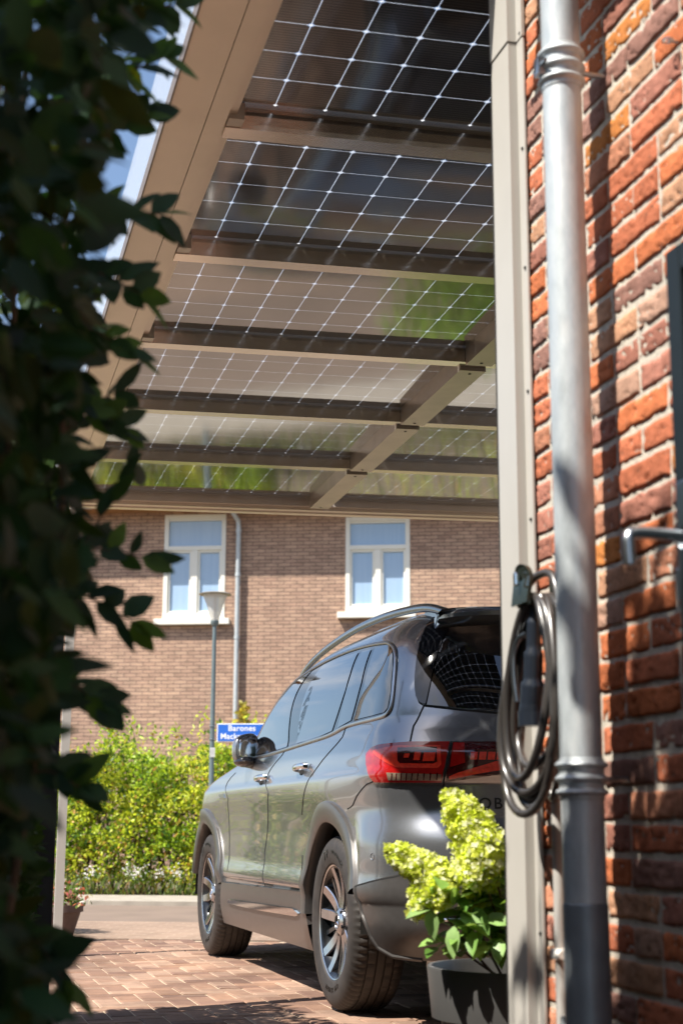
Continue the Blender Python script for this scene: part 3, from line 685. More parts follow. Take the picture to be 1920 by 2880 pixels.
# windows on the left side (one continuous daylight opening) and its chrome frame
DLO = U((1.866, 1.102), (1.711, 1.107), (1.583, 1.114), (1.508, 1.120), (1.409, 1.127), (1.285, 1.135), (1.224, 1.145), (1.161, 1.164), (1.058, 1.169), (.909, 1.172), (.835, 1.176), (.797, 1.187), (.777, 1.213), (.774, 1.301), (.779, 1.393), (.80, 1.437), (.84, 1.463), (.94, 1.486), (1.08, 1.504), (1.25, 1.518), (1.50, 1.528), (1.75, 1.524), (1.92, 1.506), (2.02, 1.475), (2.08, 1.43), (2.11, 1.367), (2.12, 1.296), (2.11, 1.225), (2.06, 1.158), (1.96, 1.11))
side = patch('window_frame', DLO, m_black_gloss, car, off=0.0015, skirt=0.004)
WINF = U((1.592, 1.126), (1.729, 1.118), (1.87, 1.120), (1.98, 1.138), (2.05, 1.178), (2.085, 1.235), (2.09, 1.305), (2.075, 1.370), (2.04, 1.425), (1.985, 1.465), (1.93, 1.486), (1.88, 1.498))
WINR = U((1.247, 1.156), (1.331, 1.143), (1.414, 1.136), (1.519, 1.132), (1.560, 1.32), (1.63, 1.42), (1.74, 1.504), (1.522, 1.505), (1.288, 1.498), (1.250, 1.40), (1.238, 1.331))
WINQ = U((1.127, 1.184), (1.175, 1.177), (1.212, 1.163), (1.205, 1.318), (1.243, 1.494), (1.142, 1.488), (1.122, 1.343))
WIN4 = U((1.110, 1.183), (.975, 1.186), (.84, 1.190), (.808, 1.207), (.798, 1.27), (.805, 1.371), (.826, 1.422), (.862, 1.447), (.91, 1.463), (1.00, 1.479), (1.104, 1.488), (1.094, 1.331))
for W_ in (WINF, WINR, WINQ, WIN4): patch('window', W_, m_glass, side, off=0.0045, skirt=0)
fr_ = MB().tube([surf(u, z)+snorm(u, z)*0.004 for u, z in chaikin(to_uz(DLO), 2)], 0.0080, 8, closed=True, flat=0.7); fr_.build('chrome_surround', m_alu_satin, side, smooth=True)
# other side, plain dark glazing
o2 = patch('window_frame', DLO, m_black_gloss, car, off=0.0015, skirt=0.004); o2.scale.y = -1
# windscreen
patch('windscreen', [('u', 2.45, 1.12), ('u', 3.0, 1.10), ('u', 3.0, 1.57), ('u', 2.6, 1.56), ('u', 2.40, 1.50)], m_glass, car, off=0.003)
# tailgate: rear glass, gloss black side blades, spoiler
RG = U((0, 1.172), (.369, 1.183), (.466, 1.194), (.585, 1.209), (.589, 1.262), (.569, 1.342), (.545, 1.425), (.523, 1.487), (.505, 1.534), (0, 1.552))
BL = U((.593, 1.211), (.614, 1.220), (.629, 1.249), (.634, 1.308), (.624, 1.383), (.614, 1.467), (.608, 1.540), (.588, 1.570), (.498, 1.552), (.516, 1.487), (.538, 1.425), (.562, 1.342), (.582, 1.262), (.583, 1.211))
rg = patch('rear_window', RG, m_glass, car, off=0.004, skirt=0.004); ro = patch('rear_window', RG, m_glass, car, off=0.004, skirt=0.004); ro.scale.y = -1
b1 = patch('side_blade', BL, m_black_gloss, car, off=0.010, skirt=0.012, rnd=1); b2 = patch('side_blade', BL, m_black_gloss, car, off=0.010, skirt=0.012, rnd=1); b2.scale.y = -1
sl_ = MB(); SP = []
ny = 26
for k in range(ny+1):
    y = -0.64+1.28*k/ny; e = 1-abs(y/0.64)**4; xb = -0.66-0.19*e**0.6
    SP.append([(-0.60, y, 1.565+0.035*e), (-0.70, y, 1.590+0.024*e), (xb+0.02, y, 1.580+0.016*e), (xb, y, 1.570+0.008*e), (xb+0.004, y, 1.556+0.004*e), (xb+0.03, y, 1.546), (-0.66, y, 1.535), (-0.60, y, 1.52)])
sl_.add([p for r_ in SP for p in r_], [(a*8+j, a*8+(j+1) % 8, (a+1)*8+(j+1) % 8, (a+1)*8+j) for a in range(ny) for j in range(8)]+[tuple(range(8)), tuple(range(ny*8+7, ny*8-1, -1))])
sl_.build('roof_spoiler', m_paint, car, smooth=True)
# tail lights: outer lamp on the body, inner lamp on the tailgate
def lamp(sgn):
    outer = U((.483, .915), (.521, .915), (.742, .918), (.779, .936), (.851, .986), (.880, 1.026), (.840, 1.048), (.782, 1.057), (.620, 1.062), (.483, 1.060))
    _o = [('r', .700, .905), ('r', .700, 1.035), ('u', .72, 1.038), ('u', .80, 1.036), ('s', -.60, 1.030), ('s', -.53, 1.012), ('s', -.495, .985), ('s', -.50, .945), ('s', -.545, .910), ('s', -.60, .900), ('u', .75, .899)]
    a = patch('tail_light', outer, m_red, car, off=0.010, skirt=0.014, dz=.012)
    inner = U((.472, .917), (.472, 1.060), (.356, 1.060), (0, 1.058), (0, 1.005), (.20, .995), (.348, .970))
    _i = [('u', 0.0, .990), ('r', .30, .965), ('r', .50, .930), ('r', .687, .903), ('r', .690, 1.036), ('r', .40, 1.038), ('u', 0.0, 1.038)]
    b = patch('tail_light', inner, m_red_dark, car, off=0.009, skirt=0.012, dz=.012)
    parts = [a, b]
    parts.append(patch('bright_loop', U((.811, 1.036), (.666, 1.048), (.506, 1.045), (.493, .977), (.501, .963), (.643, .966), (.672, .978), (.694, 1.002), (.740, 1.019), (.801, 1.025)), m_red_bright, a, off=0.0115, skirt=0.002, dz=.01))  # bright red is the lens colour; the lamp is unlit
    parts.append(patch('inner_lens', U((.660, 1.039), (.516, 1.038), (.507, .988), (.517, .981), (.635, .984), (.646, .994)), m_red_dark, a, off=0.0130, skirt=0.002, dz=.01))
    for (ua, ub, za, zb) in ((.602, .622, 1.004, 1.018), (.562, .584, .994, 1.022), (.516, .552, .990, 1.020)):
        parts.append(patch('led_block', U((ua, za), (ub, za), (ub, zb), (ua, zb)), m_red_bright, a, off=0.0145, skirt=0.002, dz=.01))
    parts.append(patch('turn_strip', U((.681, .949), (.486, .942), (.486, .924), (.669, .926)), m_amber_clear, a, off=0.0118, skirt=0.002, dz=.01))
    for k in range(9):
        u0 = .496+.0195*k; parts.append(patch('rib', U((u0, .926), (u0+.004, .926), (u0+.004, .946), (u0, .946)), m_red_dark, a, off=0.0128, skirt=0.002, dz=.02))
    parts.append(patch('bright_strip', U((.465, .936), (.349, .990), (.10, 1.02), (.10, 1.011), (.349, .981), (.463, .927)), m_red_bright, b, off=0.0105, skirt=0.002, dz=.01))
    parts.append(patch('red_corner', U((.470, 1.055), (.439, 1.054), (.439, 1.018), (.429, .984), (.468, .966)), m_red, b, off=0.0107, skirt=0.002, dz=.01))
    for k in range(9):
        u0 = .399-.0225*k; parts.append(patch('led_block', U((u0, .995), (u0+.018, .995), (u0+.018, 1.022), (u0, 1.022)), m_red_bright, b, off=0.0105, skirt=0.002, dz=.02))
    if sgn < 0:
        a.scale.y = -1; b.scale.y = -1
lamp(1); lamp(-1)
# panel gaps
gapline(U((.594, 1.590), (.610, 1.540), (.614, 1.467), (.624, 1.383), (.634, 1.308), (.629, 1.249), (.614, 1.218), (.596, 1.206), (.612, 1.176), (.629, 1.127), (.620, 1.062)), r=.0035)
gapline(U((.4775, 1.061), (.4775, .916)), off=0.007, r=.0035); gapline(U((.4775, .916), (.478, .81), (.474, .73), (.458, .69), (.40, .67), (.2, .665), (0, .665)))
gapline(U((.765, .918), (.810, .910), (.928, .864), (1.023, .817))); gapline(U((.596, 1.206), (.466, 1.187), (.37, 1.175), (0, 1.163)), r=0.0045)
gapline(U((1.595, 1.112), (1.558, 1.041), (1.532, .996), (1.478, .91), (1.494, .76), (1.515, .62), (1.509, .52), (1.507, .458)), r=.0026)
gapline(U((1.158, 1.165), (1.150, 1.119), (1.178, 1.074), (1.200, 1.03), (1.215, .98), (1.245, .88), (1.268, .80)), r=.0026); gapline(U((1.272, .62), (1.268, .52), (1.262, .468)), r=.003)
gapline([('s', 2.16, .47), ('s', 2.20, .72), ('s', 2.16, .9), ('s', 2.08, 1.04)], r=.0022)
gapline([('s', 2.2, 1.075), ('s', 2.5, 1.05), ('s', 3.1, .995), ('s', 3.4, .915)], r=.003)
lipc = gapline(U((.868, .518), (.785, .532), (.633, .563), (.570, .588), (.45, .597), (.2, .602)), off=.009, r=.005)
MB().tube(spath(U((.862, .518), (.845, .423), (.790, .344), (.738, .302), (.66, .274), (.55, .268)), .010, 6), .010, 8).build('cladding_edge', m_clad, bl, smooth=True)
# door handles with their recess
for xh, zh in ((.50, 1.010), (1.32, .986)):
    a = patch('handle_recess', chaikin_pts if False else [('s', xh-.085, zh-.012), ('s', xh-.03, zh-.034), ('s', xh+.06, zh-.026), ('s', xh+.085, zh), ('s', xh+.05, zh+.022), ('s', xh-.05, zh+.026)], m_paint, car, off=0.0006, skirt=0.0, rnd=2)
    p0 = [surf(u_of('s', xh+dx, zh), zh)+Vector((0, oy, dzz)) for dx, oy, dzz in ((-.105, .004, .006), (-.09, .024, .006), (-.05, .033, .005), (0, .035, .003), (.05, .031, 0), (.085, .020, -.002), (.10, .004, -.003))]
    MB().tube(smooth_path(p0, 4), 0.013, 12, flat=0.55).build('door_handle', m_chrome, car, smooth=True)
    q = MB(); 
    for k in range(5):
        pass
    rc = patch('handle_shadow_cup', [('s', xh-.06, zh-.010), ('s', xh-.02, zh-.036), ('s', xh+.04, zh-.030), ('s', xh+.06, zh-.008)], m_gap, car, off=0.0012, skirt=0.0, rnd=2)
# mirror
def ell(center, rad, n=20, m=14, fn=None):
    V = []; F = []
    for i in range(m+1):
        ph = math.pi*i/m
        for k in range(n):
            a = 2*math.pi*k/n; p = [math.sin(ph)*math.cos(a), math.sin(ph)*math.sin(a), math.cos(ph)]
            if fn: p = fn(p)
            V.append((center[0]+rad[0]*p[0], center[1]+rad[1]*p[1], center[2]+rad[2]*p[2]))
    for i in range(m):
        for k in range(n): F.append((i*n+k, i*n+(k+1) % n, (i+1)*n+(k+1) % n, (i+1)*n+k))
    return V, F
def mir_fn(p):
    s = lambda v, e: math.copysign(abs(v)**e, v)
    x, y, z = s(p[0], .75), s(p[1], .75), s(p[2], .72)
    if x < 0: x *= 0.35
    z2 = z*(1-0.16*y) ; return [x-0.12*y, y, z2]
for sg in (1, -1):
    V, F = ell((1.70, .915*sg, 1.145), (.10, .075, .090), 28, 18, lambda p: mir_fn([p[0], p[1]*sg, p[2]]) if sg > 0 else (lambda r_: [r_[0], -r_[1], r_[2]])(mir_fn([p[0], -p[1], p[2]])))
    mm = MB().add(V, F).build('door_mirror', m_paint, car, smooth=True)
    V, F = ell((1.668, .912*sg, 1.145), (.010, .064, .075), 24, 8); MB().add(V, F).build('mirror_glass', m_chrome, mm, smooth=True)
    MB().tube([(1.74, .86*sg, 1.075), (1.76, .80*sg, 1.068)], [.034, .045], 12, flat=.6).build('mirror_foot', m_black_gloss, mm, smooth=True)
    V, F = ell((1.70, .915*sg, 1.085), (.095, .066, .030), 24, 8); MB().add(V, F).build('mirror_base', m_black_gloss, mm, smooth=True)
# roof rails
for sg in (1, -1):
    rp = [(1.80, .61, 1.51), (1.52, .63, 1.572), (1.22, .635, 1.616), (.88, .635, 1.646), (.49, .635, 1.664), (.08, .63, 1.664), (-.25, .625, 1.648), (-.46, .618, 1.628), (-.60, .60, 1.595), (-.70, .585, 1.562)]
    MB().tube(smooth_path([(x, y*sg, z) for x, y, z in rp], 6), 0.0185, 12, flat=0.8).build('roof_rail', m_rail, car, smooth=True)
    MB().prism([(-.60, 1.565), (-.50, 1.615), (-.42, 1.63), (-.40, 1.605), (-.46, 1.565)], .602*sg-.012, .602*sg+.012).build('rail_foot', m_rail, car)
# badges
def text_mesh(name, body_t, size, mat, parent, ext=0.003, mapf=None, align='LEFT', spacing=1.0, bold=0.0):
    cu = bpy.data.curves.new('txt', 'FONT'); cu.body = body_t; cu.size = size; cu.extrude = ext; cu.align_x = align; cu.space_character = spacing; cu.offset = bold
    ob = bpy.data.objects.new('txt', cu); C.objects.link(ob); bpy.context.view_layer.update()
    me = bpy.data.meshes.new_from_object(ob.evaluated_get(bpy.context.evaluated_depsgraph_get())); bpy.data.objects.remove(ob)
    me.name = name
    if mapf:
        for v in me.vertices: v.co = Vector(mapf(v.co))
    me.materials.clear(); me.materials.append(mat); o = bpy.data.objects.new(name, me); C.objects.link(o); o.parent = parent; return o
def rear_map(y_left, z0):
    def f(c):
        y = y_left-c.x; z = z0+c.y; u = u_of('r', max(0, y), z); n = snorm(u, z); p = surf(u, z)+n*(0.001+c.z+0.003); return p if y >= 0 else (p.x, y, p.z)
    return f
text_mesh('model_lettering', 'EQB 250', 0.058, m_rim_dark, car, 0.0025, rear_map(.600, .815), spacing=1.22)
sn = MB().lathe([(0.0105, 0.0), (0.012, 0.001), (0.0125, 0.0)], 20, (0, 0, 0), axis='x', cap=False)
sen = sn.build('parking_sensor', m_alu_satin, car); u_ = .755; nrm = snorm(u_, .635); sen.rotation_euler = nrm.to_track_quat('X', 'Z').to_euler(); sen.location = surf(u_, .635)+nrm*0.001
# wheels
def tyre_mesh():
    prof = []  # (radius, y) y from outer sidewall (+) to inner (-)
    Wt = 0.1175
    prof = [(.232, .098), (.240, .108), (.262, .115), (.290, .1175), (.315, .115), (.334, .106), (.345, .094)]
    tread = [(.3520, .082), (.3545, .070), (.3550, .060), (.3480, .0592), (.3480, .0522), (.3560, .0515), (.3575, .036), (.3580, .0225), (.3500, .0215), (.3500, .0140), (.3582, .0132), (.3585, 0)]
    full = prof+tread+[(r, -y) for r, y in reversed(tread[:-1])]+[(r, -y) for r, y in reversed(prof)]
    n = 216; V = []; F = []
    for k in range(n):
        a = 2*math.pi*k/n
        for i, (r, y) in enumerate(full):
            ay = abs(y); rr = r
            if 0.058 < ay < 0.1065 and k % 3 == 0 and r > .33: rr -= 0.0055 if ay < .1 else 0.002
            if 0.022 < ay < 0.052 and k % 6 == 1 and r > .353: rr -= 0.004
            aa = a+(0.018 if y > 0 else -0.018)*(0.06-ay)*8 if ay < 0.06 else a
            V.append((rr*math.cos(aa), y, rr*math.sin(aa)))
    m = len(full)
    for k in range(n):
        for i in range(m-1): F.append((k*m+i, ((k+1) % n)*m+i, ((k+1) % n)*m+i+1, k*m+i+1))
    return V, F
TV, TF = tyre_mesh()
def wheel_parts(par, sg):
    tyre = MB().add([(x, y*sg, z) for x, y, z in TV], TF).build('tyre', m_tyre, par, smooth=False)
    tyre.data.polygons.foreach_set('use_smooth', [True]*len(tyre.data.polygons)); tyre.data.set_sharp_from_angle(angle=R(33))
    r = MB(); r.lathe([(.222, -.085), (.232, -.098), (.236, -.098), (.236, -.09), (.205, -.07), (.205, .06), (.226, .088), (.236, .092), (.2365, .099), (.230, .101), (.219, .094), (.196, .055), (.196, -.08)], 72, (0, 0, 0), axis='y', cap=False)
    rim = r.build('rim', m_rim_dark, par, smooth=True)
    lp_ = MB().lathe([(.2275, .1005), (.2330, .1035), (.2365, .0995), (.2300, .0985), (.2275, .1005)], 96, axis='y', cap=False); lp_.build('rim_lip', m_rim, rim, smooth=True)
    MB().lathe([(.01, -.02), (.165, -.02), (.165, -.035), (.01, -.035)], 48, axis='y').build('brake_disc', m_alu_satin, rim)
    MB().box(-.075, .075, -.05, -.0, .085, .19, .01).build('brake_caliper', m_dark, rim)
    for k in range(5):
        for s2 in (-1, 1):
            a0 = 2*math.pi*k/5+R(90); sp_ = MB()
            rows_ = []
            for j in range(9):
                t_ = j/8; rad = .040+t_*(.226-.040); ang = a0+s2*(R(15)*(1-t_)**1.5*0.2+R(9.0)+R(5.0)*math.sin(t_*math.pi*0.5))-s2*R(0)
                hw = 0.0175*(1-t_)+0.0215*t_+0.005*math.sin(t_*math.pi); dep = .074+.024*t_**1.4-0.010*math.sin(t_*math.pi)
                ca, sa = math.cos(ang), math.sin(ang); tx_, tz_ = -sa, ca
                for (o_, d_) in ((-hw, -.030), (-hw, -.004), (-hw*.82, 0), (hw*.82, 0), (hw, -.004), (hw, -.030)):
                    rows_.append((rad*ca+tx_*o_, dep+d_, rad*sa+tz_*o_))
            sp_.add(rows_, [(j*6+i, j*6+i+1, (j+1)*6+i+1, (j+1)*6+i) for j in range(8) for i in range(5)]+[(5, 4, 3, 2, 1, 0)])
            sp_.build('spoke', m_rim, rim, smooth=True)
        # thin dark web insert between the spokes of a pair
        a0 = 2*math.pi*k/5+R(90)+R(36); ca, sa = math.cos(a0), math.sin(a0)
        rows_ = []
        for j in range(7):
            t_ = j/6; rad = .05+t_*.172; hw = .010+.004*t_; dep = .062+.018*t_
            for (o_, d_) in ((-hw, -.02), (-hw*.7, 0), (hw*.7, 0), (hw, -.02)): rows_.append((rad*ca-sa*o_, dep+d_, rad*sa+ca*o_))
        MB().add(rows_, [(j*4+i, j*4+i+1, (j+1)*4+i+1, (j+1)*4+i) for j in range(6) for i in range(3)]).build('spoke', m_rim_dark, rim, smooth=True)
    hub = MB().lathe([(.058, .052), (.056, .078), (.040, .088), (.036, .0885), (.035, .084), (.034, .0855), (.0, .0865)], 40, axis='y', cap=False).build('hub_cap', m_rim, rim, smooth=True)
    st_ = MB()
    for k in range(3):
        a = R(90)+k*R(120); c, s = math.cos(a), math.sin(a); st_.add([(0, .0915, 0), (.030*c, .0865, .030*s), (.005*math.cos(a+R(60)), .0865, .005*math.sin(a+R(60))), (.005*math.cos(a-R(60)), .0865, .005*math.sin(a-R(60)))], [(0, 2, 1), (0, 1, 3)])
    st_.tube([(.031*math.cos(a), .0885, .031*math.sin(a)) for a in np.linspace(0, 2*math.pi, 30)[:-1]], .0022, 6, closed=True); st_.build('emblem', m_chrome, hub)
    for k in range(5):
        a = 2*math.pi*k/5+R(54); MB().lathe([(.009, .070), (.009, .082), (.006, .084), (0, .084)], 8, (.048*math.cos(a), 0, .048*math.sin(a)), axis='y', cap=False).build('wheel_bolt', m_rim_dark, hub)
    return tyre
def sidewall_text(txt, size, a_mid, rad, par, step):
    n = len(txt)
    for mbx in (1,):
        pos = [(i-(n-1)/2)*step for i in range(n)]
        def mk():
            allv = []; 
            cu_obs = []
            for i, ch in enumerate(txt):
                if ch == ' ': continue
                a = a_mid+pos[i]*(-1)*(-1)
                def mp(c, a=a):
                    # letter upright direction = outward radius; seen from +y (outside) with x to the left
                    rx, rz = math.cos(a), math.sin(a); tx, tz = math.sin(a)*1, -math.cos(a)*1
                    yy = 0.1180+c.z-0.0105*max(0, (rad+c.y-.295)/.03)**2*0.9
                    return (rx*(rad+c.y)-tx*(c.x), yy, rz*(rad+c.y)-tz*(c.x))
                o_ = text_mesh('lettering', ch, size, m_letter, par, 0.0012, mp, 'CENTER', bold=0.0008); cu_obs.append(o_)
            return cu_obs
        obs = mk(); 
        # join the letters of one word into one mesh
        bmj = bmesh.new()
        for o_ in obs: bmj.from_mesh(o_.data)
        me_ = bpy.data.meshes.new('sidewall_lettering'); bmj.to_mesh(me_); bmj.free(); me_.materials.append(m_letter)
        for o_ in obs: bpy.data.objects.remove(o_)
        oo = bpy.data.objects.new('sidewall_lettering', me_); C.objects.link(oo); oo.parent = par
m_letter = simple('tyre_lettering', (0.008, 0.008, 0.008), 0.4)
for xc in (0, WB):
    for sg in (1, -1):
        wp = thing('wheel', None, None); wp.parent = car; wp.location = (xc, 0.785*sg, .358)
        tt = wheel_parts(wp, sg)
        if sg > 0:
            sidewall_text('Cinturato', 0.026, R(108), .282, tt, R(4.0)*-1)
            sidewall_text('P7', 0.050, R(72), .268, tt, R(8.5)*-1)
            sidewall_text('235/55 R18', 0.026, R(-98), .262, tt, R(4.2)*-1)
            if xc > 0: wp.rotation_euler = (0, R(14), 0)
            else: wp.rotation_euler = (0, R(-2), 0)
# fender badge
patch('fender_badge', [('s', 2.24, .905), ('s', 2.38, .912), ('s', 2.40, .928), ('s', 2.26, .930)], m_alu_satin, car, off=.005, skirt=.006)

# ------------------------------------------------------------ foliage helpers
def leaf_quads(P, N, T, ln, wd, cols, fold=0.25, shape='ovate'):
    """arrays of leaves: P base points, T direction of the midrib, N leaf normal"""
    n = len(P); S = np.cross(T, N); S /= np.linalg.norm(S, axis=1, keepdims=True)+1e-9
    if shape == 'ovate':
        prof = [(0.0, 0.0), (0.22, 0.42), (0.50, 0.50), (0.78, 0.30), (1.0, 0.0)]
    elif shape == 'wide':
        prof = [(0.0, 0.05), (0.15, 0.48), (0.42, 0.56), (0.70, 0.40), (1.0, 0.0)]
    else: prof = [(0.0, 0.0), (0.5, 0.5), (1.0, 0.0)]
    V = []; ids = []
    drops = rng.uniform(0.0, 0.30, n)
    for (a, b) in prof:
        c = P+T*(ln*a)[:, None]-N*(ln*drops*a*a)[:, None]
        if b == 0.0: ids.append((len(V),)*3); V.append(c)
        else:
            off = S*(wd*b)[:, None]; up = N*(wd*b*fold)[:, None]
            ids.append((len(V), len(V)+1, len(V)+2)); V.append(c-off+up); V.append(c); V.append(c+off+up)
    k = len(V); VV = np.stack(V, 1).reshape(-1, 3)
    F = []
    base = np.arange(n)*k
    fl = []
    for i in range(len(ids)-1):
        a, b = ids[i], ids[i+1]
        for q in (0, 1):
            f = [a[q], a[q+1], b[q+1], b[q]]; g = []
            for w_ in f:
                if w_ not in g: g.append(w_)
            fl.append(g)
    for g in fl: F.extend((base[:, None]+np.array(g)[None, :]).tolist())
    CC = np.repeat(np.concatenate([cols, np.ones((n, 1))], 1), k, axis=0)
    return VV, F, CC
def leaves(name, mat, parent, P, N, T, ln, wd, cols, shape='ovate', fold=0.25):
    V, F, CC = leaf_quads(np.asarray(P), np.asarray(N), np.asarray(T), np.asarray(ln), np.asarray(wd), np.asarray(cols), fold, shape)
    o = mesh_obj(name, V, F, mat, parent, True, CC)
    if parent and parent.parent is None:
        for_loc = Vector(parent.location)
        co = np.empty(len(V)*3); o.data.vertices.foreach_get('co', co); co = co.reshape(-1, 3)-np.array(for_loc); o.data.vertices.foreach_set('co', co.ravel())
    return o
def unit(a): a = np.asarray(a, float); return a/(np.linalg.norm(a, axis=-1, keepdims=True)+1e-9)
def rand_dirs(n): return unit(rng.normal(size=(n, 3)))
def pick_cols(n, pal_, var=0.2):
    pal_ = np.array(pal_); i = rng.integers(0, len(pal_), n); return np.clip(pal_[i]*rng.uniform(1-var, 1+var, (n, 1)), 0, 1)
def perp(T, ref):
    N = ref-T*np.sum(ref*T, 1, keepdims=True); return unit(N)

# ------------------------------------------------------------ the house across the street
FN = 25.0
m_fbrick, t, b, o = new_mat('distant_brick'); v = obj_coord(t, rot=(R(90), 0, 0))
bt = t.nodes.new('ShaderNodeTexBrick'); bt.inputs['Scale'].default_value = 1.0; bt.inputs['Brick Width'].default_value = 0.22; bt.inputs['Row Height'].default_value = 0.0625
bt.inputs['Mortar Size'].default_value = 0.0075; bt.inputs['Mortar Smooth'].default_value = 0.3; bt.inputs['Bias'].default_value = -0.1
bt.inputs['Color1'].default_value = (0.45, 0.305, 0.22, 1); bt.inputs['Color2'].default_value = (0.35, 0.225, 0.165, 1); bt.inputs['Mortar'].default_value = (0.16, 0.11, 0.09, 1)
L(t, v, bt.inputs['Vector'])
f = noise_n(t, obj_coord(t, scale=(5, 1, 14)), 1.0, 3, 0.6); f_lo = noise_n(t, obj_coord(t, scale=(1, 1, .45)), 0.9, 6, 0.6)
L(t, mixc(t, 1.0, mixc(t, 1.0, bt.outputs['Color'], ramp(t, f, [(0.3, (0.74, 0.74, 0.74)), (0.7, (1.22, 1.20, 1.18))]), 'MULTIPLY'), ramp(t, f_lo, [(0.3, (0.86, 0.85, 0.86)), (0.7, (1.12, 1.11, 1.08))]), 'MULTIPLY'), b.inputs['Base Color'])
b.inputs['Roughness'].default_value = 0.9; bump(t, bt.outputs['Fac'], b, -0.9, 0.012)
m_white = simple('white_paint', (0.78, 0.76, 0.68), 0.4, 0, 0.03, 4, spec=0.5)
m_pane, t, b, o = new_mat('window_pane'); b.inputs['Base Color'].default_value = (0.40, 0.50, 0.60, 1); b.inputs['Roughness'].default_value = 0.04; b.inputs['Specular IOR Level'].default_value = 0.9
v = obj_coord(t); L(t, ramp(t, noise_n(t, obj_coord(t, scale=(9, 1, 0.4)), 2.0, 2), [(0.35, (0.30, 0.43, 0.61)), (0.65, (0.33, 0.46, 0.63))]), b.inputs['Base Color'])
m_wood = simple('soffit_wood', (0.38, 0.20, 0.085), 0.6, 0, 0.15, 3)
m_slate = simple('roof_tile', (0.07, 0.075, 0.085), 0.6, 0, 0.2, 5)
far = thing('terraced_house', 'brown brick house across the street with white windows', 'house', ndir*FN, -SA)
# far-house local frame: x = along the street, y = away, z = up
WIN = [(-5.955, -4.872, 4.235, 6.07), (-2.79, -1.69, 4.315, 5.97), (0.9, 2.0, 4.30, 5.97), (0.9, 2.0, 1.0, 2.9)]
xs_ = sorted(set([-10.2, 14.0]+[w_[0] for w_ in WIN]+[w_[1] for w_ in WIN])); zs_ = sorted(set([-0.1, 6.30]+[w_[2] for w_ in WIN]+[w_[3] for w_ in WIN]))
wl = MB()
for i in range(len(xs_)-1):
    for j in range(len(zs_)-1):
        cx_, cz_ = (xs_[i]+xs_[i+1])/2, (zs_[j]+zs_[j+1])/2
        if any(a < cx_ < b_ and c < cz_ < d for a, b_, c, d in WIN): continue
        wl.add([(xs_[i], 0, zs_[j]), (xs_[i+1], 0, zs_[j]), (xs_[i+1], 0, zs_[j+1]), (xs_[i], 0, zs_[j+1])], [(0, 1, 2, 3)])
for a, b_, c, d in WIN:
    wl.add([(a, 0, c), (b_, 0, c), (b_, 0, d), (a, 0, d), (a, .16, c), (b_, .16, c), (b_, .16, d), (a, .16, d)], [(0, 1, 5, 4), (1, 2, 6, 5), (2, 3, 7, 6), (3, 0, 4, 7)])
wl.add([(-10.2, 0, -0.1), (-10.2, 9, -0.1), (-10.2, 9, 6.30), (-10.2, 0, 6.30), (14, 9, -.1), (14, 9, 6.30), (14, 0, -.1), (14, 0, 6.30)], [(1, 0, 3, 2), (4, 1, 2, 5), (6, 4, 5, 7), (3, 7, 5, 2)])
wall_far = wl.build('wall', m_fbrick, far, fix=False)
for a, b_, c, d in WIN:
    fr_ = MB(); y0, y1 = -0.012, 0.075; t1 = 0.075
    fr_.box(a, a+t1, y0, y1, c, d, .006).box(b_-t1, b_, y0, y1, c, d, .006).box(a+t1+.001, b_-t1-.001, y0, y1, d-t1, d, .006).box(a+t1+.001, b_-t1-.001, y0, y1, c, c+0.10, .006)
    zt = c+(d-c)*0.655; fr_.box(a+t1+.001, b_-t1-.001, y0, y1, zt, zt+0.075, .006)
    xm = (a+b_)/2; fr_.box(xm-.055, xm+.055, y0+.004, y1, c+0.101, zt-.001, .006)
    # sash strips
    for (xa, xb) in ((a+t1+.001, xm-.056), (xm+.056, b_-t1-.001)):
        fr_.box(xa, xa+.035, .016, .07, c+.101, zt-.001).box(xb-.035, xb, .016, .07, c+.101, zt-.001).box(xa+.036, xb-.036, .016, .07, c+.101, c+.145).box(xa+.036, xb-.036, .016, .07, zt-.04, zt-.001)
    fr_.box(a+t1+.001, b_-t1-.001, .016, .07, d-t1-.035, d-t1-.001)
    w_o = thing('window', None, None); w_o.parent = far
    fr_.build('frame', m_white, w_o)
    g = MB(); g.box(a+.03, b_-.03, .055, .065, c+.03, d-.03); g.build('pane', m_pane, w_o)
    s_ = MB().box(a-.13, b_+.10, -.115, .10, c-.105, c-.002, .01); s_.build('sill', m_white, w_o)
m_eave = simple('eave_paint', (0.80, 0.80, 0.78), 0.5, 0, 0.03, 3)
for (xa, xb, over, zz) in ((-10.6, -2.85, 0.47, 6.12), (-2.84, 14.4, 0.43, 6.12)):
    e_ = MB().box(xa, xb, -over, 0.0, zz, zz+.03); e_.build('soffit', m_wood, far)
    e_ = MB().box(xa, xb, -over-.03, -over-.002, zz-.01, zz+.22); e_.build('fascia', m_eave, far)
rf = MB().add([(-10.8, -.55, 6.35), (14.5, -.55, 6.35), (14.5, 4.6, 8.2), (-10.8, 4.6, 8.2), (-10.8, 9.5, 6.35), (14.5, 9.5, 6.35), (-10.8, -.55, 6.30), (14.5, -.55, 6.30), (-10.8, 9.5, 6.30), (14.5, 9.5, 6.30)], [(0, 1, 2, 3), (3, 2, 5, 4), (0, 6, 7, 1), (6, 8, 9, 7), (4, 5, 9, 8), (0, 3, 4), (1, 5, 2), (0, 4, 8, 6), (1, 7, 9, 5)])
rf.build('roof', m_slate, far)
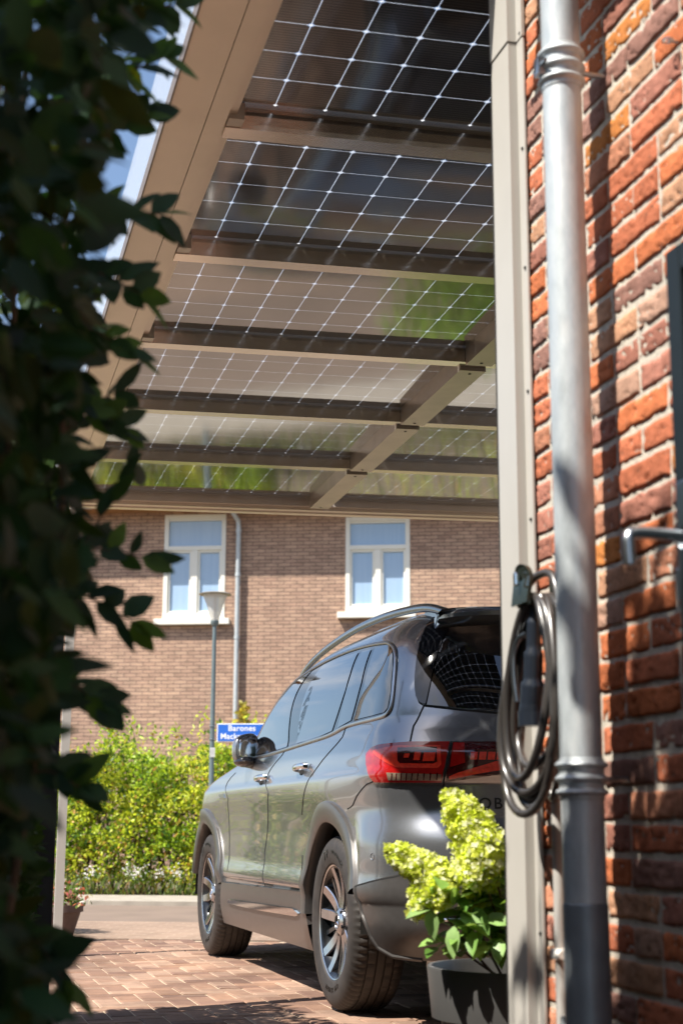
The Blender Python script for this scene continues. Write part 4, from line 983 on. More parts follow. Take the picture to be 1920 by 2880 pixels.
for xp in (-4.645, 3.2):
    d_ = MB().tube([(xp-.10, -.36, 6.14), (xp-.09, -.30, 6.08), (xp+.005, -.11, 5.92), (xp+.01, -.085, 5.8), (xp+.01, -.085, 3.0), (xp+.01, -.085, 0.0)], 0.042, 14); dd = d_.build('downpipe', m_zinc, far, smooth=True)
    for zz in (5.75, 4.98, 3.9, 2.3): MB().lathe([(.042, -.03), (.050, -.028), (.050, .028), (.042, .03)], 14, (xp+.01, -.085, zz), cap=False).build('bracket', m_zinc, dd, smooth=True)
# neighbouring dark-roofed house further left

# ------------------------------------------------------------ street lamp and name plate
m_galv = simple('lamp_pole_paint', (0.14, 0.18, 0.19), 0.45, 0.3, 0.1, 14)
LX, LY, _ = st(-3.225, 16.0)
lampo = thing('street_lamp', 'slim grey street lamp with clear funnel lantern and flat lid standing before the hedge', 'street lamp', (LX, LY, 0))
MB().lathe([(.040, 0), (.040, .9), (.030, .95), (.027, 1.6), (.021, 2.93)], 20).build('pole', m_galv, lampo, smooth=True)
m_lens, t, b, o = new_mat('lantern_shade'); b.inputs['Base Color'].default_value = (0.85, 0.84, 0.80, 1); b.inputs['Roughness'].default_value = 0.15
tr = t.nodes.new('ShaderNodeBsdfTransparent'); tr.inputs['Color'].default_value = (0.93, 0.93, 0.92, 1); mx = t.nodes.new('ShaderNodeMixShader'); mx.inputs['Fac'].default_value = 0.42
L(t, tr.outputs['BSDF'], mx.inputs[1]); L(t, b.outputs['BSDF'], mx.inputs[2]); L(t, mx.outputs['Shader'], o.inputs['Surface'])
ln_ = thing('lantern', None, None); ln_.parent = lampo
MB().lathe([(.042, 2.95), (.060, 3.02), (.095, 3.14), (.138, 3.240), (.134, 3.240), (.091, 3.14), (.056, 3.02), (.038, 2.955)], 32, cap=False).build('shade', m_lens, ln_, smooth=True)
MB().lathe([(.120, 3.240), (.176, 3.242), (.180, 3.250), (.150, 3.263), (.03, 3.270)], 40).build('lid', simple('lamp_lid', (0.30, 0.28, 0.24), 0.4, 0.3), ln_, smooth=True)
MB().lathe([(.030, 2.90), (.046, 2.93), (.046, 2.955), (.030, 2.97)], 24).build('collar', m_galv, ln_, smooth=True)
MB().lathe([(.012, 2.96), (.014, 3.10), (.010, 3.22), (.030, 3.215), (.03, 3.235)], 12).build('bulb', m_white, ln_, smooth=True)
MB().box(-.028, .028, -.0305, -.0285, 1.48, 1.58).build('sticker', simple('sticker_white', (0.7, 0.7, 0.68), 0.5), lampo)
m_blue = simple('sign_enamel_blue', (0.018, 0.12, 0.52), 0.3, 0, 0.05, 10); m_swhite = simple('sign_enamel_white', (0.80, 0.82, 0.84), 0.35, 0, 0.03, 10)
sg_ = thing('street_sign', 'blue enamel street name plate with white lettering fixed to the lamp pole', 'street sign', (LX, LY, 1.74), -SA+R(3))
MB().box(.052, .592, -.010, -.002, -.098, .098, .002).build('plate_edge', m_swhite, sg_)
MB().box(.062, .582, -.014, -.0105, -.088, .088, .001).build('plate', m_blue, sg_)
fm = lambda cx_, cz_: (lambda c: (cx_+c.x, -.0150-c.z, cz_+c.y))
text_mesh('lettering', 'Barones', 0.086, m_swhite, sg_, 0.0006, fm(.322, .020), 'CENTER', bold=0.0012, spacing=1.06)
text_mesh('lettering', 'Mackaystraat', 0.086, m_swhite, sg_, 0.0006, fm(.322, -.066), 'CENTER', bold=0.0012, spacing=1.02)
for zz in (-.07, .07): MB().tube([(.031*math.cos(a), .031*math.sin(a), zz) for a in np.linspace(0, 2*math.pi, 16)[:-1]], .006, 6, closed=True).build('clamp', m_alu_satin, sg_)
MB().box(.028, .07, -.004, .004, -.075, -.06).box(.028, .07, -.004, .004, .06, .075)

# ------------------------------------------------------------ hedge across the street
m_hedge = leaf_mat('hedge_leaf', None, None, 0.45, (1.0, 1.0, 0.30))
def hedge_top(s):
    s = s-.38; return 1.55+0.16*math.sin(s*2.1+1.0)+0.12*math.sin(s*4.7+.4)+0.07*math.sin(s*11)+.04+(0.14 if -4.95 < s < -4.1 else 0)-(0.45*math.exp(-((s+5.35)/.28)**2))
hd_ = thing('hedge', 'sunlit yellow-green hedge in front of the brown brick house', 'hedge', st(-4, 17.1))
n = 40000; S_ = rng.uniform(-8.5, 4.5, n); S_[:31000] = rng.uniform(-5.6, -2.6, 31000)
Nn = 16.5+1.05*rng.random(n)**1.6; 
topz = np.array([hedge_top(s) for s in S_]); lump = np.array([noise.noise(Vector((s*2.2, 5.0, 0))) for s in S_])
Zh = 0.12+(topz-0.12)*rng.random(n)**0.85
bul = np.array([noise.noise(Vector((s*3.1, z*3.1, 2.0))) for s, z in zip(S_, Zh)]); Nn = Nn-0.16*bul-0.12*(1-Zh/topz)*0+0.25*(Zh/topz)**3
sp_k = rng.random(n) < 0.035; Zh[sp_k] = topz[sp_k]+rng.random(sp_k.sum())**2*0.38
gap = np.array([noise.noise(Vector((s*4.3, z*4.3, 8.0))) for s, z in zip(S_, Zh)]); keep = (gap > -0.30) | (rng.random(n) < 0.25)
S_, Nn, Zh, topz, gap = S_[keep], Nn[keep], Zh[keep], topz[keep], gap[keep]; n = len(S_)
P = np.stack([sdir.x*S_+ndir.x*Nn, sdir.y*S_+ndir.y*Nn, Zh], 1)
T = unit(rand_dirs(n)*0.8+np.array([0, 0, 0.55])+np.array([-ndir.x, -ndir.y, 0])*0.35); Nv = perp(T, rand_dirs(n)+np.array([-.6, -.6, .7]))
hue = np.array([noise.noise(Vector((s*1.6, z*2.4, 4.0))) for s, z in zip(S_, Zh)])+rng.normal(0, .18, n)
ca = np.array([0.34, 0.50, 0.03]); cb_ = np.array([0.64, 0.68, 0.06]); cc_ = np.array([0.62, 0.34, 0.08]); cd_ = np.array([0.07, 0.16, 0.02])
w1 = np.clip(0.5+hue*1.6, 0, 1)[:, None]; colh = ca*(1-w1)+cb_*w1
low = np.clip(1.0-Zh/0.95, 0, 1); orange = (rng.random(n) < 0.05+0.28*low*(hue > 0.0)); colh[orange] = cc_; dk = rng.random(n) < 0.22; colh[dk] = cd_
colh = colh*rng.uniform(.75, 1.2, (n, 1))
leaves('foliage', m_hedge, hd_, P, Nv, T, rng.uniform(.035, .075, n), rng.uniform(.018, .036, n), colh, 'ovate')
m_bark = simple('bark', (0.10, 0.07, 0.045), 0.9, 0, 0.3, 20, bmp=0.5)
q = MB()
for k in range(90):
    s = random.uniform(-8.3, 4.3) if k < 30 else random.uniform(-6, -3); n0 = 16.95+random.uniform(-.15, .3); p = Vector(st(s, n0, 0)); pp = [p]
    for j in range(5): p = p+Vector((random.uniform(-.09, .09), random.uniform(-.09, .09), hedge_top(s)*0.19)); pp.append(p.copy())
    q.tube(pp, [.014, .012, .010, .008, .006, .003], 5)
o_ = q.build('stems', m_bark, hd_)
for vv in o_.data.vertices: vv.co -= Vector(hd_.location)
# low white flowers and weeds at the foot of the hedge
m_petal = leaf_mat('petal', None, None, 0.3, (1, 1, .9))
n = 330; ss = rng.choice([-4.60, -4.17, -4.07, -3.84, -3.64, -3.37, -2.2, -1.2, 0.5], n)+rng.normal(0, .05, n); P = np.array([st(s, 16.28+rng.random()*.15, 0.26+rng.normal(0, .035)) for s in ss])
T = rand_dirs(n); Nv = perp(T, rand_dirs(n)+np.array([0, -.8, .8]))
fl_ = leaves('ground_flowers', m_petal, None, P, Nv, T, rng.uniform(.016, .03, n), rng.uniform(.014, .022, n), pick_cols(n, [(.80, .78, .74), (.85, .85, .83), (.74, .64, .60)], .1)); tag(fl_, 'small white flowers scattered along the foot of the hedge', 'flowers', kind='stuff')
n = 5200; ss = rng.uniform(-8, 4, n); P = np.array([st(s, 16.2+rng.random()*.5, rng.random()**1.5*0.20) for s in ss]); T = unit(rand_dirs(n)*.6+np.array([0, 0, 1])); Nv = perp(T, rand_dirs(n))
gc = leaves('ground_cover', m_hedge, None, P, Nv, T, rng.uniform(.05, .13, n), rng.uniform(.008, .02, n), pick_cols(n, [(.10, .18, .03), (.20, .26, .05), (.24, .16, .06), (.07, .12, .02)], .3)); tag(gc, 'weeds and dry leaves under the hedge', 'ground cover', kind='stuff')
slab('flower_bed', -60, 60, 16.10, 25.0, -0.05, 0.01, m_soil)
# young yellow shrub against the far facade
ys_ = thing('climbing_shrub', 'yellow-leaved shrub climbing beside the distant downpipe', 'shrub', st(-4.6, 24.6))
n = 700; a_ = rng.random(n); P = np.array([st(-4.44+rng.normal(0, .13)*(1.2-z_), 24.62+rng.normal(0, .10), 0.2+z_*2.55) for z_ in a_]); T = rand_dirs(n); Nv = perp(T, rand_dirs(n)+np.array([-.5, -.6, .6]))
leaves('foliage', m_hedge, ys_, P, Nv, T, rng.uniform(.06, .12, n), rng.uniform(.04, .07, n), pick_cols(n, [(.55, .36, .04), (.50, .42, .05), (.36, .33, .05), (.22, .20, .03)], .2))
q = MB().tube([(0.15, .02, 0), (.18, 0, 1.2), (.14, .03, 2.3), (.17, 0, 2.7)], [.02, .016, .012, .006], 6); q.build('stem', m_bark, ys_)

# ------------------------------------------------------------ potted flowers, shrubs beside the drive
m_pot = simple('grey_plastic_pot', (0.062, 0.061, 0.060), 0.42, 0, 0.05, 8, spec=0.5)
m_pot2 = simple('dark_clay_pot', (0.12, 0.085, 0.075), 0.7, 0, 0.15, 12)
p2 = thing('small_flower_pot', 'small dark tapered pot with pink and white flowers at the end of the driveway', 'flower pot', (0.93, 10.42, 0))
MB().lathe([(.10, 0), (.155, .185), (.172, .19), (.172, .235), (.150, .235), (.148, .20), (.0, .20)], 36, cap=False).build('pot', m_pot2, p2, smooth=True)
n = 900; P = np.stack([.93+rng.normal(0, .075, n), 10.42+rng.normal(0, .075, n), .22+np.abs(rng.normal(0, .06, n))], 1); T = unit(rand_dirs(n)+np.array([0, 0, .8])); Nv = perp(T, rand_dirs(n))
cpk = pick_cols(n, [(.08, .15, .03), (.14, .22, .05), (.10, .17, .04), (.62, .28, .32), (.78, .74, .70), (.55, .12, .12)], .2)
leaves('plant', m_hedge, p2, P, Nv, T, rng.uniform(.02, .05, n), rng.uniform(.012, .025, n), cpk)
def shrub(name, label, loc, rad, h, n, pal_, size, flowers=None, cat='shrub'):
    t0 = thing(name, label, cat, loc); u = rand_dirs(n)*(rng.random(n)**(1/2.2))[:, None]
    P = np.array([loc[0], loc[1], loc[2]+h*0.52])+u*np.array([rad[0], rad[1], h*0.5]); P += 0.07*np.array([[noise.noise(Vector(p*3.0)), noise.noise(Vector(p*3.0+np.array([5, 0, 0]))), noise.noise(Vector(p*3.0+np.array([0, 5, 0])))] for p in P])*2
    P[:, 2] = np.maximum(P[:, 2], .02); T = unit(rand_dirs(n)+u*.6+np.array([0, 0, .2])); Nv = perp(T, rand_dirs(n)+u)
    c = pick_cols(n, pal_, .25)
    if flowers is not None:
        m = rng.random(n) < flowers[1]; c[m] = pick_cols(int(m.sum()), flowers[0], .12)
    leaves('foliage', m_hedge, t0, P, Nv, T, rng.uniform(.7, 1.3, n)*size, rng.uniform(.7, 1.3, n)*size*.5, c)
    q = MB()
    for k in range(7):
        a = random.uniform(0, 6.28); q.tube([(0, 0, 0), (math.cos(a)*rad[0]*.25, math.sin(a)*rad[1]*.25, h*.35), (math.cos(a)*rad[0]*.6, math.sin(a)*rad[1]*.6, h*.75)], [.018, .012, .005], 5)
    q.build('stems', m_bark, t0); return t0
greens = [(.10, .20, .025), (.16, .27, .035), (.07, .14, .02), (.24, .32, .05)]
shrub('flowering_shrub', 'pink flowering shrub beyond the fence at the end of the driveway', (.56, 11.3, 0), (.47, .40), .86, 2600, greens, .055, ([(.78, .50, .50), (.80, .62, .58)], .18))

# potted hydrangea by the house corner
PCX, PCY = 1.545, 3.70
hy = thing('potted_hydrangea', 'lime-green panicle hydrangea in a wide grey pot behind the car', 'potted plant', (PCX, PCY, 0))
MB().lathe([(.175, 0), (.195, .02), (.215, .24), (.222, .246), (.240, .250), (.252, .375), (.250, .381), (.240, .381), (.236, .37), (.222, .26), (.0, .26)], 64, cap=False).build('pot', m_pot, hy, smooth=True)
MB().lathe([(.232, .318), (.12, .330), (0, .326)], 32, cap=False).build('potting_soil', m_soil, hy)
m_hleaf = leaf_mat('hydrangea_leaf', None, None, 0.35, (1.0, 1.0, 0.35))
m_floret = leaf_mat('hydrangea_floret', None, None, 0.50, (1.0, 1.0, 0.55))
heads = [((1.385, 3.50, .63), (1.270, 3.53, .835), .082), ((1.30, 3.54, .585), (1.125, 3.60, .69), .062), ((1.32, 3.50, .60), (1.36, 3.47, .74), .075), ((1.25, 3.54, .545), (1.235, 3.54, .64), .062),
         ((1.47, 3.53, .56), (1.50, 3.52, .74), .080), ((1.40, 3.60, .50), (1.36, 3.60, .64), .065), ((1.215, 3.56, .52), (1.20, 3.57, .60), .042)]
PP = []; NN_ = []; CCs = []; SZ = []
for a, b_, r in heads:
    r *= .88; a, b_ = np.array(a)+np.array([.012, 0, 0]), np.array(b_)+np.array([.012, 0, 0]); ax = b_-a; Lh = np.linalg.norm(ax); axu = ax/Lh; m = int(3000*r/.08)
    t_ = rng.random(m)**0.9; d = rand_dirs(m); d = perp(np.tile(axu, (m, 1)), d)
    rad = r*(np.sin(np.clip((t_*0.90+0.10), 0, 1)*math.pi)**.40)*(1-.38*t_)*(0.48+.62*rng.random(m)**.7)
    c = a+np.outer(t_, ax)+d*rad[:, None]
    # clustered florets
    c += 0.013*np.array([[noise.noise(Vector(q*48)), noise.noise(Vector(q*48+7)), noise.noise(Vector(q*48+13))] for q in c])
    nrm = unit(d*1.0+axu*0.4+rand_dirs(m)*.95)
    hv = rng.random(m); base_ = np.where((hv < .36)[:, None], np.array([.92, .97, .20]), np.where((hv < .66)[:, None], np.array([.76, .88, .06]), np.array([.95, .95, .68])))
    PP.append(c); NN_.append(nrm); CCs.append(base_*rng.uniform(.8, 1.1, (m, 1))); SZ.append(np.where(rng.random(m) < .16, rng.uniform(.008, .012, m), rng.uniform(.003, .0065, m)))
PP = np.concatenate(PP); NN_ = np.concatenate(NN_); CCs = np.concatenate(CCs); SZ = np.concatenate(SZ)
# each floret = four petals
Pp = []; Np = []; Tp = []; Lp = []; Cp = []
t0 = perp(NN_, rand_dirs(len(PP))); t1 = np.cross(NN_, t0)
for q in range(4):
    a = q*math.pi/2; T = unit(t0*math.cos(a)+t1*math.sin(a)+NN_*.25); Pp.append(PP); Tp.append(T); Np.append(perp(T, NN_)); Lp.append(SZ); Cp.append(CCs)
leaves('flower_heads', m_floret, hy, np.concatenate(Pp), np.concatenate(Np), np.concatenate(Tp), np.concatenate(Lp)*1.25, np.concatenate(Lp)*1.05, np.concatenate(Cp), 'simple')
stems = [[(1.52, 3.68, .32), (1.47, 3.60, .45), (1.42, 3.53, .58), (1.37, 3.51, .68)], [(1.50, 3.67, .32), (1.42, 3.60, .42), (1.335, 3.545, .54), (1.27, 3.555, .62)], [(1.53, 3.66, .32), (1.44, 3.56, .46), (1.38, 3.50, .58)],
         [(1.50, 3.68, .32), (1.38, 3.60, .42), (1.27, 3.55, .53)], [(1.56, 3.68, .32), (1.52, 3.60, .46), (1.48, 3.54, .62)], [(1.56, 3.72, .32), (1.50, 3.66, .44), (1.40, 3.60, .54)], [(1.58, 3.66, .32), (1.60, 3.58, .48), (1.57, 3.52, .60)], [(1.54, 3.72, .32), (1.40, 3.66, .40), (1.30, 3.62, .47)]]
m_stem = simple('plant_stem', (0.16, 0.085, 0.045), 0.7, 0, 0.3, 30)
q = MB(); loc = Vector(hy.location)
LPs = []; LT = []; LN = []
for s_ in stems:
    sp_ = smooth_path(s_, 8); q.tube([p-loc for p in sp_], [.0042*(1-.45*i/len(sp_)) for i in range(len(sp_))], 7)
    for i in range(3, len(sp_)-1, 2):
        for sd in (0, 1, 2):
            a = i*1.9+sd*2.1+random.uniform(-.5, .5); d = np.array([math.cos(a), math.sin(a), random.uniform(-.35, .25)])
            LPs.append(np.array(sp_[i])+d*.006); LT.append(d)
q.build('stems', m_stem, hy, smooth=True)
n0 = len(LPs); extra = 120
for k in range(extra):
    s_ = random.choice(stems); p = smooth_path(s_, 8); pp = np.array(p[random.randrange(3, len(p))])+rng.normal(0, .032, 3)+np.array([-.02, -.03, -.01]); a = random.uniform(0, 6.28); LPs.append(pp); LT.append(np.array([math.cos(a)-.25, math.sin(a)-.35, random.uniform(-.6, .2)]))
LPs = np.array(LPs); LT = unit(LT); n = len(LPs); LN = perp(LT, np.tile([0, 0, 1.0], (n, 1))+rand_dirs(n)*.45); LN[LN[:, 2] < 0] *= -1
k_ = LPs[:, 2] > .425; LPs, LT, LN = LPs[k_], LT[k_], LN[k_]; n = len(LPs)
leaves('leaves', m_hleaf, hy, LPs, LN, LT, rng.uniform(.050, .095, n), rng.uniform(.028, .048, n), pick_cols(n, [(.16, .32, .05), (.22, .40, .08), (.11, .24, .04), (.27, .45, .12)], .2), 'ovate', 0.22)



bigl = [((1.245, 3.54, .545), (-.8, -.2, -.1), .085), ((1.235, 3.53, .540), (-.1, -.3, -.9), .075), ((1.30, 3.51, .555), (-.3, -.4, .35), .070), ((1.30, 3.50, .530), (.4, -.5, -.3), .075), ((1.285, 3.50, .500), (-.25, -.3, -.9), .080),
        ((1.33, 3.49, .490), (-.2, -.5, -.8), .075), ((1.36, 3.48, .520), (.6, -.5, -.1), .080), ((1.40, 3.48, .470), (-.3, -.5, -.7), .075), ((1.45, 3.48, .500), (.2, -.6, -.6), .080), ((1.38, 3.49, .450), (-.7, -.3, -.2), .070), ((1.26, 3.53, .560), (-.5, -.3, .5), .060), ((1.43, 3.46, .56), (-.2, -.4, -.8), .085), ((1.48, 3.47, .44), (.3, -.5, -.3), .075), ((1.34, 3.50, .545), (.2, -.5, -.7), .080)]
P = np.array([q_[0] for q_ in bigl]); T = unit(np.array([q_[1] for q_ in bigl])); n = len(P); Nv = perp(T, np.tile([-.55, -.45, .7], (n, 1))+rand_dirs(n)*.25)
leaves('sunlit_leaves', m_hleaf, hy, P+np.array([0, 0, 0]), Nv, T, np.array([q_[2] for q_ in bigl]), np.array([q_[2]*.52 for q_ in bigl]), pick_cols(n, [(.26, .44, .12), (.32, .50, .17), (.20, .38, .08)], .12), 'ovate', .2)  # paler palette puts sunlight into the colour of these leaves
hy.location += Vector((.035, .19, .002))
# ------------------------------------------------------------ garden side on the left
m_vine = leaf_mat('vine_leaf', None, None, 0.30, (1.0, 1.0, 0.25), 0.65)
def vine_edge(z):      # how far the vine reaches into the passage at height z
    zz = [0.0, .30, .42, .50, .62, .75, .90, 1.05, 1.18, 1.30, 1.42, 1.55, 1.70, 1.85, 2.0, 2.10, 2.22, 2.5, 3.0]
    xx = [.13, .140, .155, .185, .150, .155, .175, .205, .225, .215, .205, .215, .205, .225, .245, .285, .315, .33, .33]
    return np.interp(z, zz, xx)
vine = thing('climbing_vine', 'dark green leafy climber, mostly in shade, along the left edge', 'climbing plant', (.05, 2.3, 0))
n = 5200; z_ = rng.uniform(-.5, 2.62, n); e = vine_edge(z_); Y_ = 1.35+1.35*rng.random(n)**.8
X_ = (e*(Y_/2.3)-0.012)-rng.random(n)**1.8*0.40; X_ -= .035*np.array([max(0, noise.noise(Vector((2.0, y*5, zq*5)))) for y, zq in zip(Y_, z_)])*4
z_ = .747+(z_-.747)*(Y_/2.3); kv = (z_ > .02) & ((z_ < 2.2) | ((rng.random(n) < .035) & (z_ < 2.7))); X_, Y_, z_ = X_[kv], Y_[kv], z_[kv]; n = len(X_)
P = np.stack([X_, Y_, z_], 1)
T = unit(rand_dirs(n)*.75+np.array([.45, -.05, -.45])); Nv = perp(T, rand_dirs(n)*.8+np.array([-.3, -.5, .6]))
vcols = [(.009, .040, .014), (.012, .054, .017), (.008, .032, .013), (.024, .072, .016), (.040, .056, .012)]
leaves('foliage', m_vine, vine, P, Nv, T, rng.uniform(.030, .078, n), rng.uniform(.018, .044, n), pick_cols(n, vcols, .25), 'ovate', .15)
# free-standing sprays that stick out past the rest
spr = [((.24, 2.25, 2.08), (.41, 2.30, 2.24)), ((.23, 2.3, 2.05), (.335, 2.28, 2.10)), ((.22, 2.3, 1.92), (.32, 2.28, 2.0)), ((.20, 2.3, 1.85), (.30, 2.3, 1.90)), ((.18, 2.35, 1.72), (.325, 2.3, 1.73)), ((.17, 2.3, 1.62), (.29, 2.25, 1.57)), ((.17, 2.3, 1.52), (.27, 2.28, 1.49)),
       ((.18, 2.3, 1.40), (.275, 2.3, 1.36)), ((.15, 2.35, 1.02), (.295, 2.35, 1.30)), ((.15, 2.35, 1.16), (.315, 2.32, 1.16)), ((.16, 2.3, 1.10), (.30, 2.3, 1.055)), ((.16, 2.3, .96), (.255, 2.3, .93)), ((.15, 2.3, .82), (.225, 2.25, .80)), ((.14, 2.3, .60), (.215, 2.25, .53)), ((.14, 2.3, .56), (.20, 2.25, .46)), ((.15, 2.3, 1.30), (.26, 2.3, 1.42))]
P = []; T = []; q = MB(); vl = Vector(vine.location)
for a, b_ in spr:
    a, b_ = Vector(a), Vector(b_); mid = (a+b_)/2+Vector((0, 0, .012)); pth = smooth_path([a, mid, b_], 5); q.tube([p-vl for p in pth], [.0026-.0002*i*.6 for i in range(len(pth))], 5)
    d = (b_-a).normalized()
    for i in range(2, len(pth)):
        sd = 1 if i % 2 else -1; dd = unit(np.array(d)+np.array([0, 0, sd*.75])+rng.normal(0, .3, 3)); P.append(np.array(pth[i])); T.append(dd)
    P.append(np.array(b_)); T.append(np.array(d)+rng.normal(0, .12, 3))
P = np.array(P); T = unit(T); n = len(P); Nv = perp(T, rand_dirs(n)*.7+np.array([-.2, -.9, .3]))
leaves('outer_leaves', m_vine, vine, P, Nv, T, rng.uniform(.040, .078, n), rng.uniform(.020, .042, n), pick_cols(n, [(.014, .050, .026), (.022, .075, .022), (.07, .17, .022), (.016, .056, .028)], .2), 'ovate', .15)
for k in range(14):
    x = random.uniform(-.15, .12); y = random.uniform(2.0, 2.7); pth = [(x-vl.x, y-vl.y, 0)]
    for j in range(9): x += random.uniform(-.03, .035); y += random.uniform(-.04, .04); pth.append((min(x, .2)-vl.x, y-vl.y, (j+1)*.29))
    q.tube(pth, [.008-.0006*i for i in range(10)], 6)
q.build('twigs', m_bark, vine)
lv_ = [((.02, 2.5, 2.0), (.10, 2.4, 1.9)), ((.10, 2.35, 2.2), (.22, 2.3, 2.12)), ((.06, 2.5, 1.55), (.16, 2.45, 1.5)), ((.12, 2.5, 1.62), (.20, 2.45, 1.60)), ((.05, 2.4, 2.25), (.16, 2.35, 2.3)), ((.36, 2.26, 2.17), (.46, 2.26, 2.20)), ((.33, 2.3, 2.22), (.40, 2.26, 2.30)), ((.28, 2.2, 2.13), (.35, 2.2, 2.16)), ((.12, 2.4, 1.86), (.20, 2.4, 1.83)), ((.10, 2.45, 1.72), (.17, 2.42, 1.70)), ((.20, 2.3, 1.98), (.27, 2.28, 1.96))]
P = []; T = []
for a, b_ in lv_:
    a, b_ = np.array(a), np.array(b_)
    for k in range(9): P.append(a+(b_-a)*k/8+rng.normal(0, .012, 3)); T.append(unit(b_-a+rng.normal(0, .06, 3)))
P = np.array(P); T = unit(T); n = len(P); Nv = perp(T, rand_dirs(n)*.6+np.array([-.6, -.5, .4]))
leaves('sun_tinted_leaves', m_hedge, vine, P, Nv, T, rng.uniform(.03, .06, n), rng.uniform(.016, .030, n), pick_cols(n, [(.22, .46, .03), (.36, .55, .04), (.14, .34, .03)], .2), 'ovate', .15)  # sunlit vine leaves, the sun put into their brighter green
# fence behind the vine
m_fence = simple('dark_stained_wood', (0.035, 0.032, 0.030), 0.75, 0, 0.25, 8, bmp=.3)
fe = thing('garden_fence', 'dark stained board fence buried under the vine at the far left', 'fence', (-.05, 1.6, 0))
MB().box(-.02, .0, 0, 4.4, .05, 1.85).build('boards', m_fence, fe)
for yy in (0.0, 1.45, 2.9, 4.32): MB().box(-.095, -.021, yy, yy+.08, 0, 1.9).build('post', m_fence, fe)
# boundary hedge between the vine and the carport post
bh = thing('boundary_hedge', 'dense dark hedge in shade along the left side of the driveway', 'hedge', (.05, 4.6, 0))
n = 21000; Yb = 3.1+3.08*rng.random(n)**.8; Zb = rng.random(n)**.8*(1.90+0.10*np.sin(Yb*5)+.05*np.sin(Yb*13)); Xr = .055+.062*Yb-0.03
Xb = Xr-rng.random(n)**1.8*.75; P = np.stack([Xb, Yb+rng.normal(0, .02, n), Zb], 1); T = unit(rand_dirs(n)+np.array([.3, -.2, .3])); Nv = perp(T, rand_dirs(n)+np.array([0, 0, .7]))
leaves('foliage', m_vine, bh, P, Nv, T, rng.uniform(.04, .07, n), rng.uniform(.022, .036, n), pick_cols(n, [(.03, .075, .02), (.05, .11, .025), (.025, .06, .02)], .25), 'ovate')
q = MB()
for k in range(28):
    y = 3.2+k*.105; x = .0+.03*y; q.tube([(x-.05, y-4.6, 0), (x-.05+random.uniform(-.04, .04), y-4.6+random.uniform(-.04, .04), .9), (x-.05+random.uniform(-.1, .1), y-4.6, 1.7)], [.014, .009, .004], 5)
q.build('stems', m_bark, bh)
# unseen evergreens added beside the path, shaped to throw the dappled shade
def screen(name, label, x0, x1, y0, y1, z1, n, size, cols_, cat='hedge', soft=.11):
    t0 = thing(name, label, cat, ((x0+x1)/2, (y0+y1)/2, 0)); u = rng.random((n, 3)); u = np.where(rng.random((n, 1)) < .6, u, np.round(u)); u[:, 2] = np.where(u[:, 2] > .90, .90+(u[:, 2]-.90)*np.where(rng.random(n) < .05, 1.5, 0), u[:, 2])
    P = np.array([x0, y0, 0])+u*np.array([x1-x0, y1-y0, z1])+rng.normal(0, soft*.5, (n, 3)); P[:, 2] = np.maximum(P[:, 2], .03)
    T = unit(rand_dirs(n)); Nv = perp(T, rand_dirs(n)+np.array([0, 0, .6])); leaves('foliage', m_vine, t0, P, Nv, T, rng.uniform(.7, 1.3, n)*size, rng.uniform(.7, 1.3, n)*size*.6, pick_cols(n, cols_, .25), 'simple')
    q = MB()
    for k in range(max(3, int((y1-y0)*2.5))):
        y = y0+(k+.5)*(y1-y0)/max(3, int((y1-y0)*2.5)); q.tube([((x0+x1)/2-t0.location.x, y-t0.location.y, 0), ((x0+x1)/2-t0.location.x+random.uniform(-.1, .1), y-t0.location.y, z1*.9)], [.035, .01], 7)
    q.build('trunks', m_bark, t0); return t0
dk_ = [(.03, .075, .02), (.045, .10, .025), (.025, .06, .02)]
screen('shade_screen', 'unseen dark evergreen screen added left of the vine to cast shade', -1.7, -.64, -1.6, 1.84, 3.90, 36000, .12, dk_)
screen('shade_shrub', 'unseen sparse evergreen shrub added to dapple the shade on wall and pipe', -1.2, -.62, 1.80, 2.6, 3.25, 1500, .12, dk_, 'shrub')  # added out of view, thin enough to break up the shade

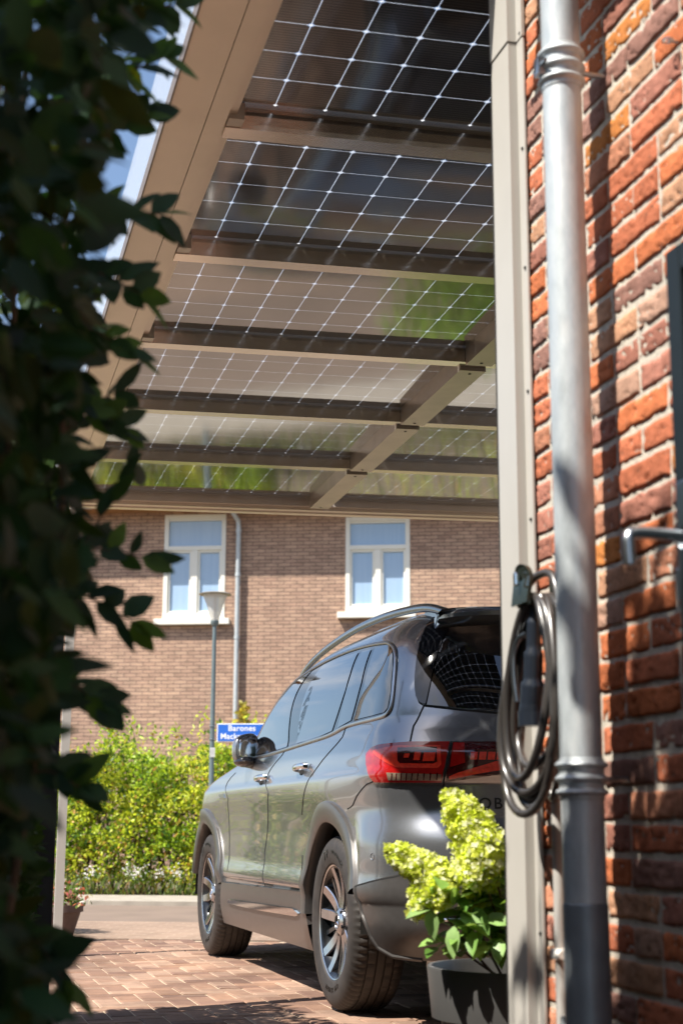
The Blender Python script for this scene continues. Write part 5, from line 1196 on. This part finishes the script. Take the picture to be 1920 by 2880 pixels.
# ------------------------------------------------------------ garden gate standing open at the right edge
m_gate = simple('gate_steel_paint', (0.010, 0.015, 0.018), 0.5, 0.0, 0.15, 10, spec=0.25)
gt = thing('garden_gate', 'dark blue-black gate leaf standing open at the right edge, with lever handle', 'gate', (1.13, 1.028, 0))
MB().box(-.02, .02, .985, 1.03, .06, 1.655, .003).box(-.02, .02, .0, .045, .06, 1.655, .003).box(-.02, .02, .046, .984, 1.61, 1.655, .003).box(-.02, .02, .046, .984, .06, .105, .003).build('frame', m_gate, gt)
bb = MB()
for k in range(8): bb.box(-.009, .009, .048+k*.117, .048+k*.117+.113, .106, 1.609, .002)
bb.build('boards', m_gate, gt)
MB().box(-.026, -.0205, .972, 1.018, 1.05, 1.27, .002).build('lock_plate', m_alu_satin, gt)
lv = MB().tube(smooth_path([(-.022, .985, 1.178), (-.060, .985, 1.180), (-.112, .984, 1.180), (-.126, .982, 1.172), (-.128, .981, 1.152), (-.127, .980, 1.130)], 5), .0098, 14)
lvo = lv.build('lever_handle', m_alu_satin, gt, smooth=True)
MB().lathe([(.018, 0), (.018, .006), (.010, .009)], 24, (-.034, .985, 1.178), axis='x', cap=False).build('rosette', m_alu_satin, lvo, smooth=True)
MB().box(-.018, .018, 1.0305, 1.044, 1.09, 1.14, .002).build('latch_bolt', m_alu_satin, gt)
MB().tube([(-.030, .985, 1.105), (-.021, .985, 1.105)], .010, 14).build('key_cylinder', m_alu_satin, gt, smooth=True)
for zz in (.3, 1.4): MB().tube([(.0, -.012, zz-.05), (.0, -.012, zz+.05)], .010, 10).tube([(0, -.012, zz), (.155, -.05, zz)], .006, 8).build('hinge', m_gate, gt)

shrub('garden_shrub', 'low bright green shrub beyond the front of the car on the right', (4.6, 11.0, 0), (1.1, .8), 1.0, 3500, [(.20, .34, .04), (.30, .44, .05), (.14, .26, .03)], .07)

m_dpost = simple('dark_filler', (0.020, 0.022, 0.026), 0.6, 0, 0.15, 10)  # added post, dark to fill the dim strip beside the carport post
fp = thing('dark_filler_post', 'added dark post filling the dim strip left of the carport post', 'post', (.50, 6.28, 0))
MB().box(-.038, .038, -.04, .04, 0, 2.10, .004).build('shaft', m_dpost, fp)
MB().box(-.048, .048, -.05, .05, 2.101, 2.118, .003).build('cap', m_dpost, fp)
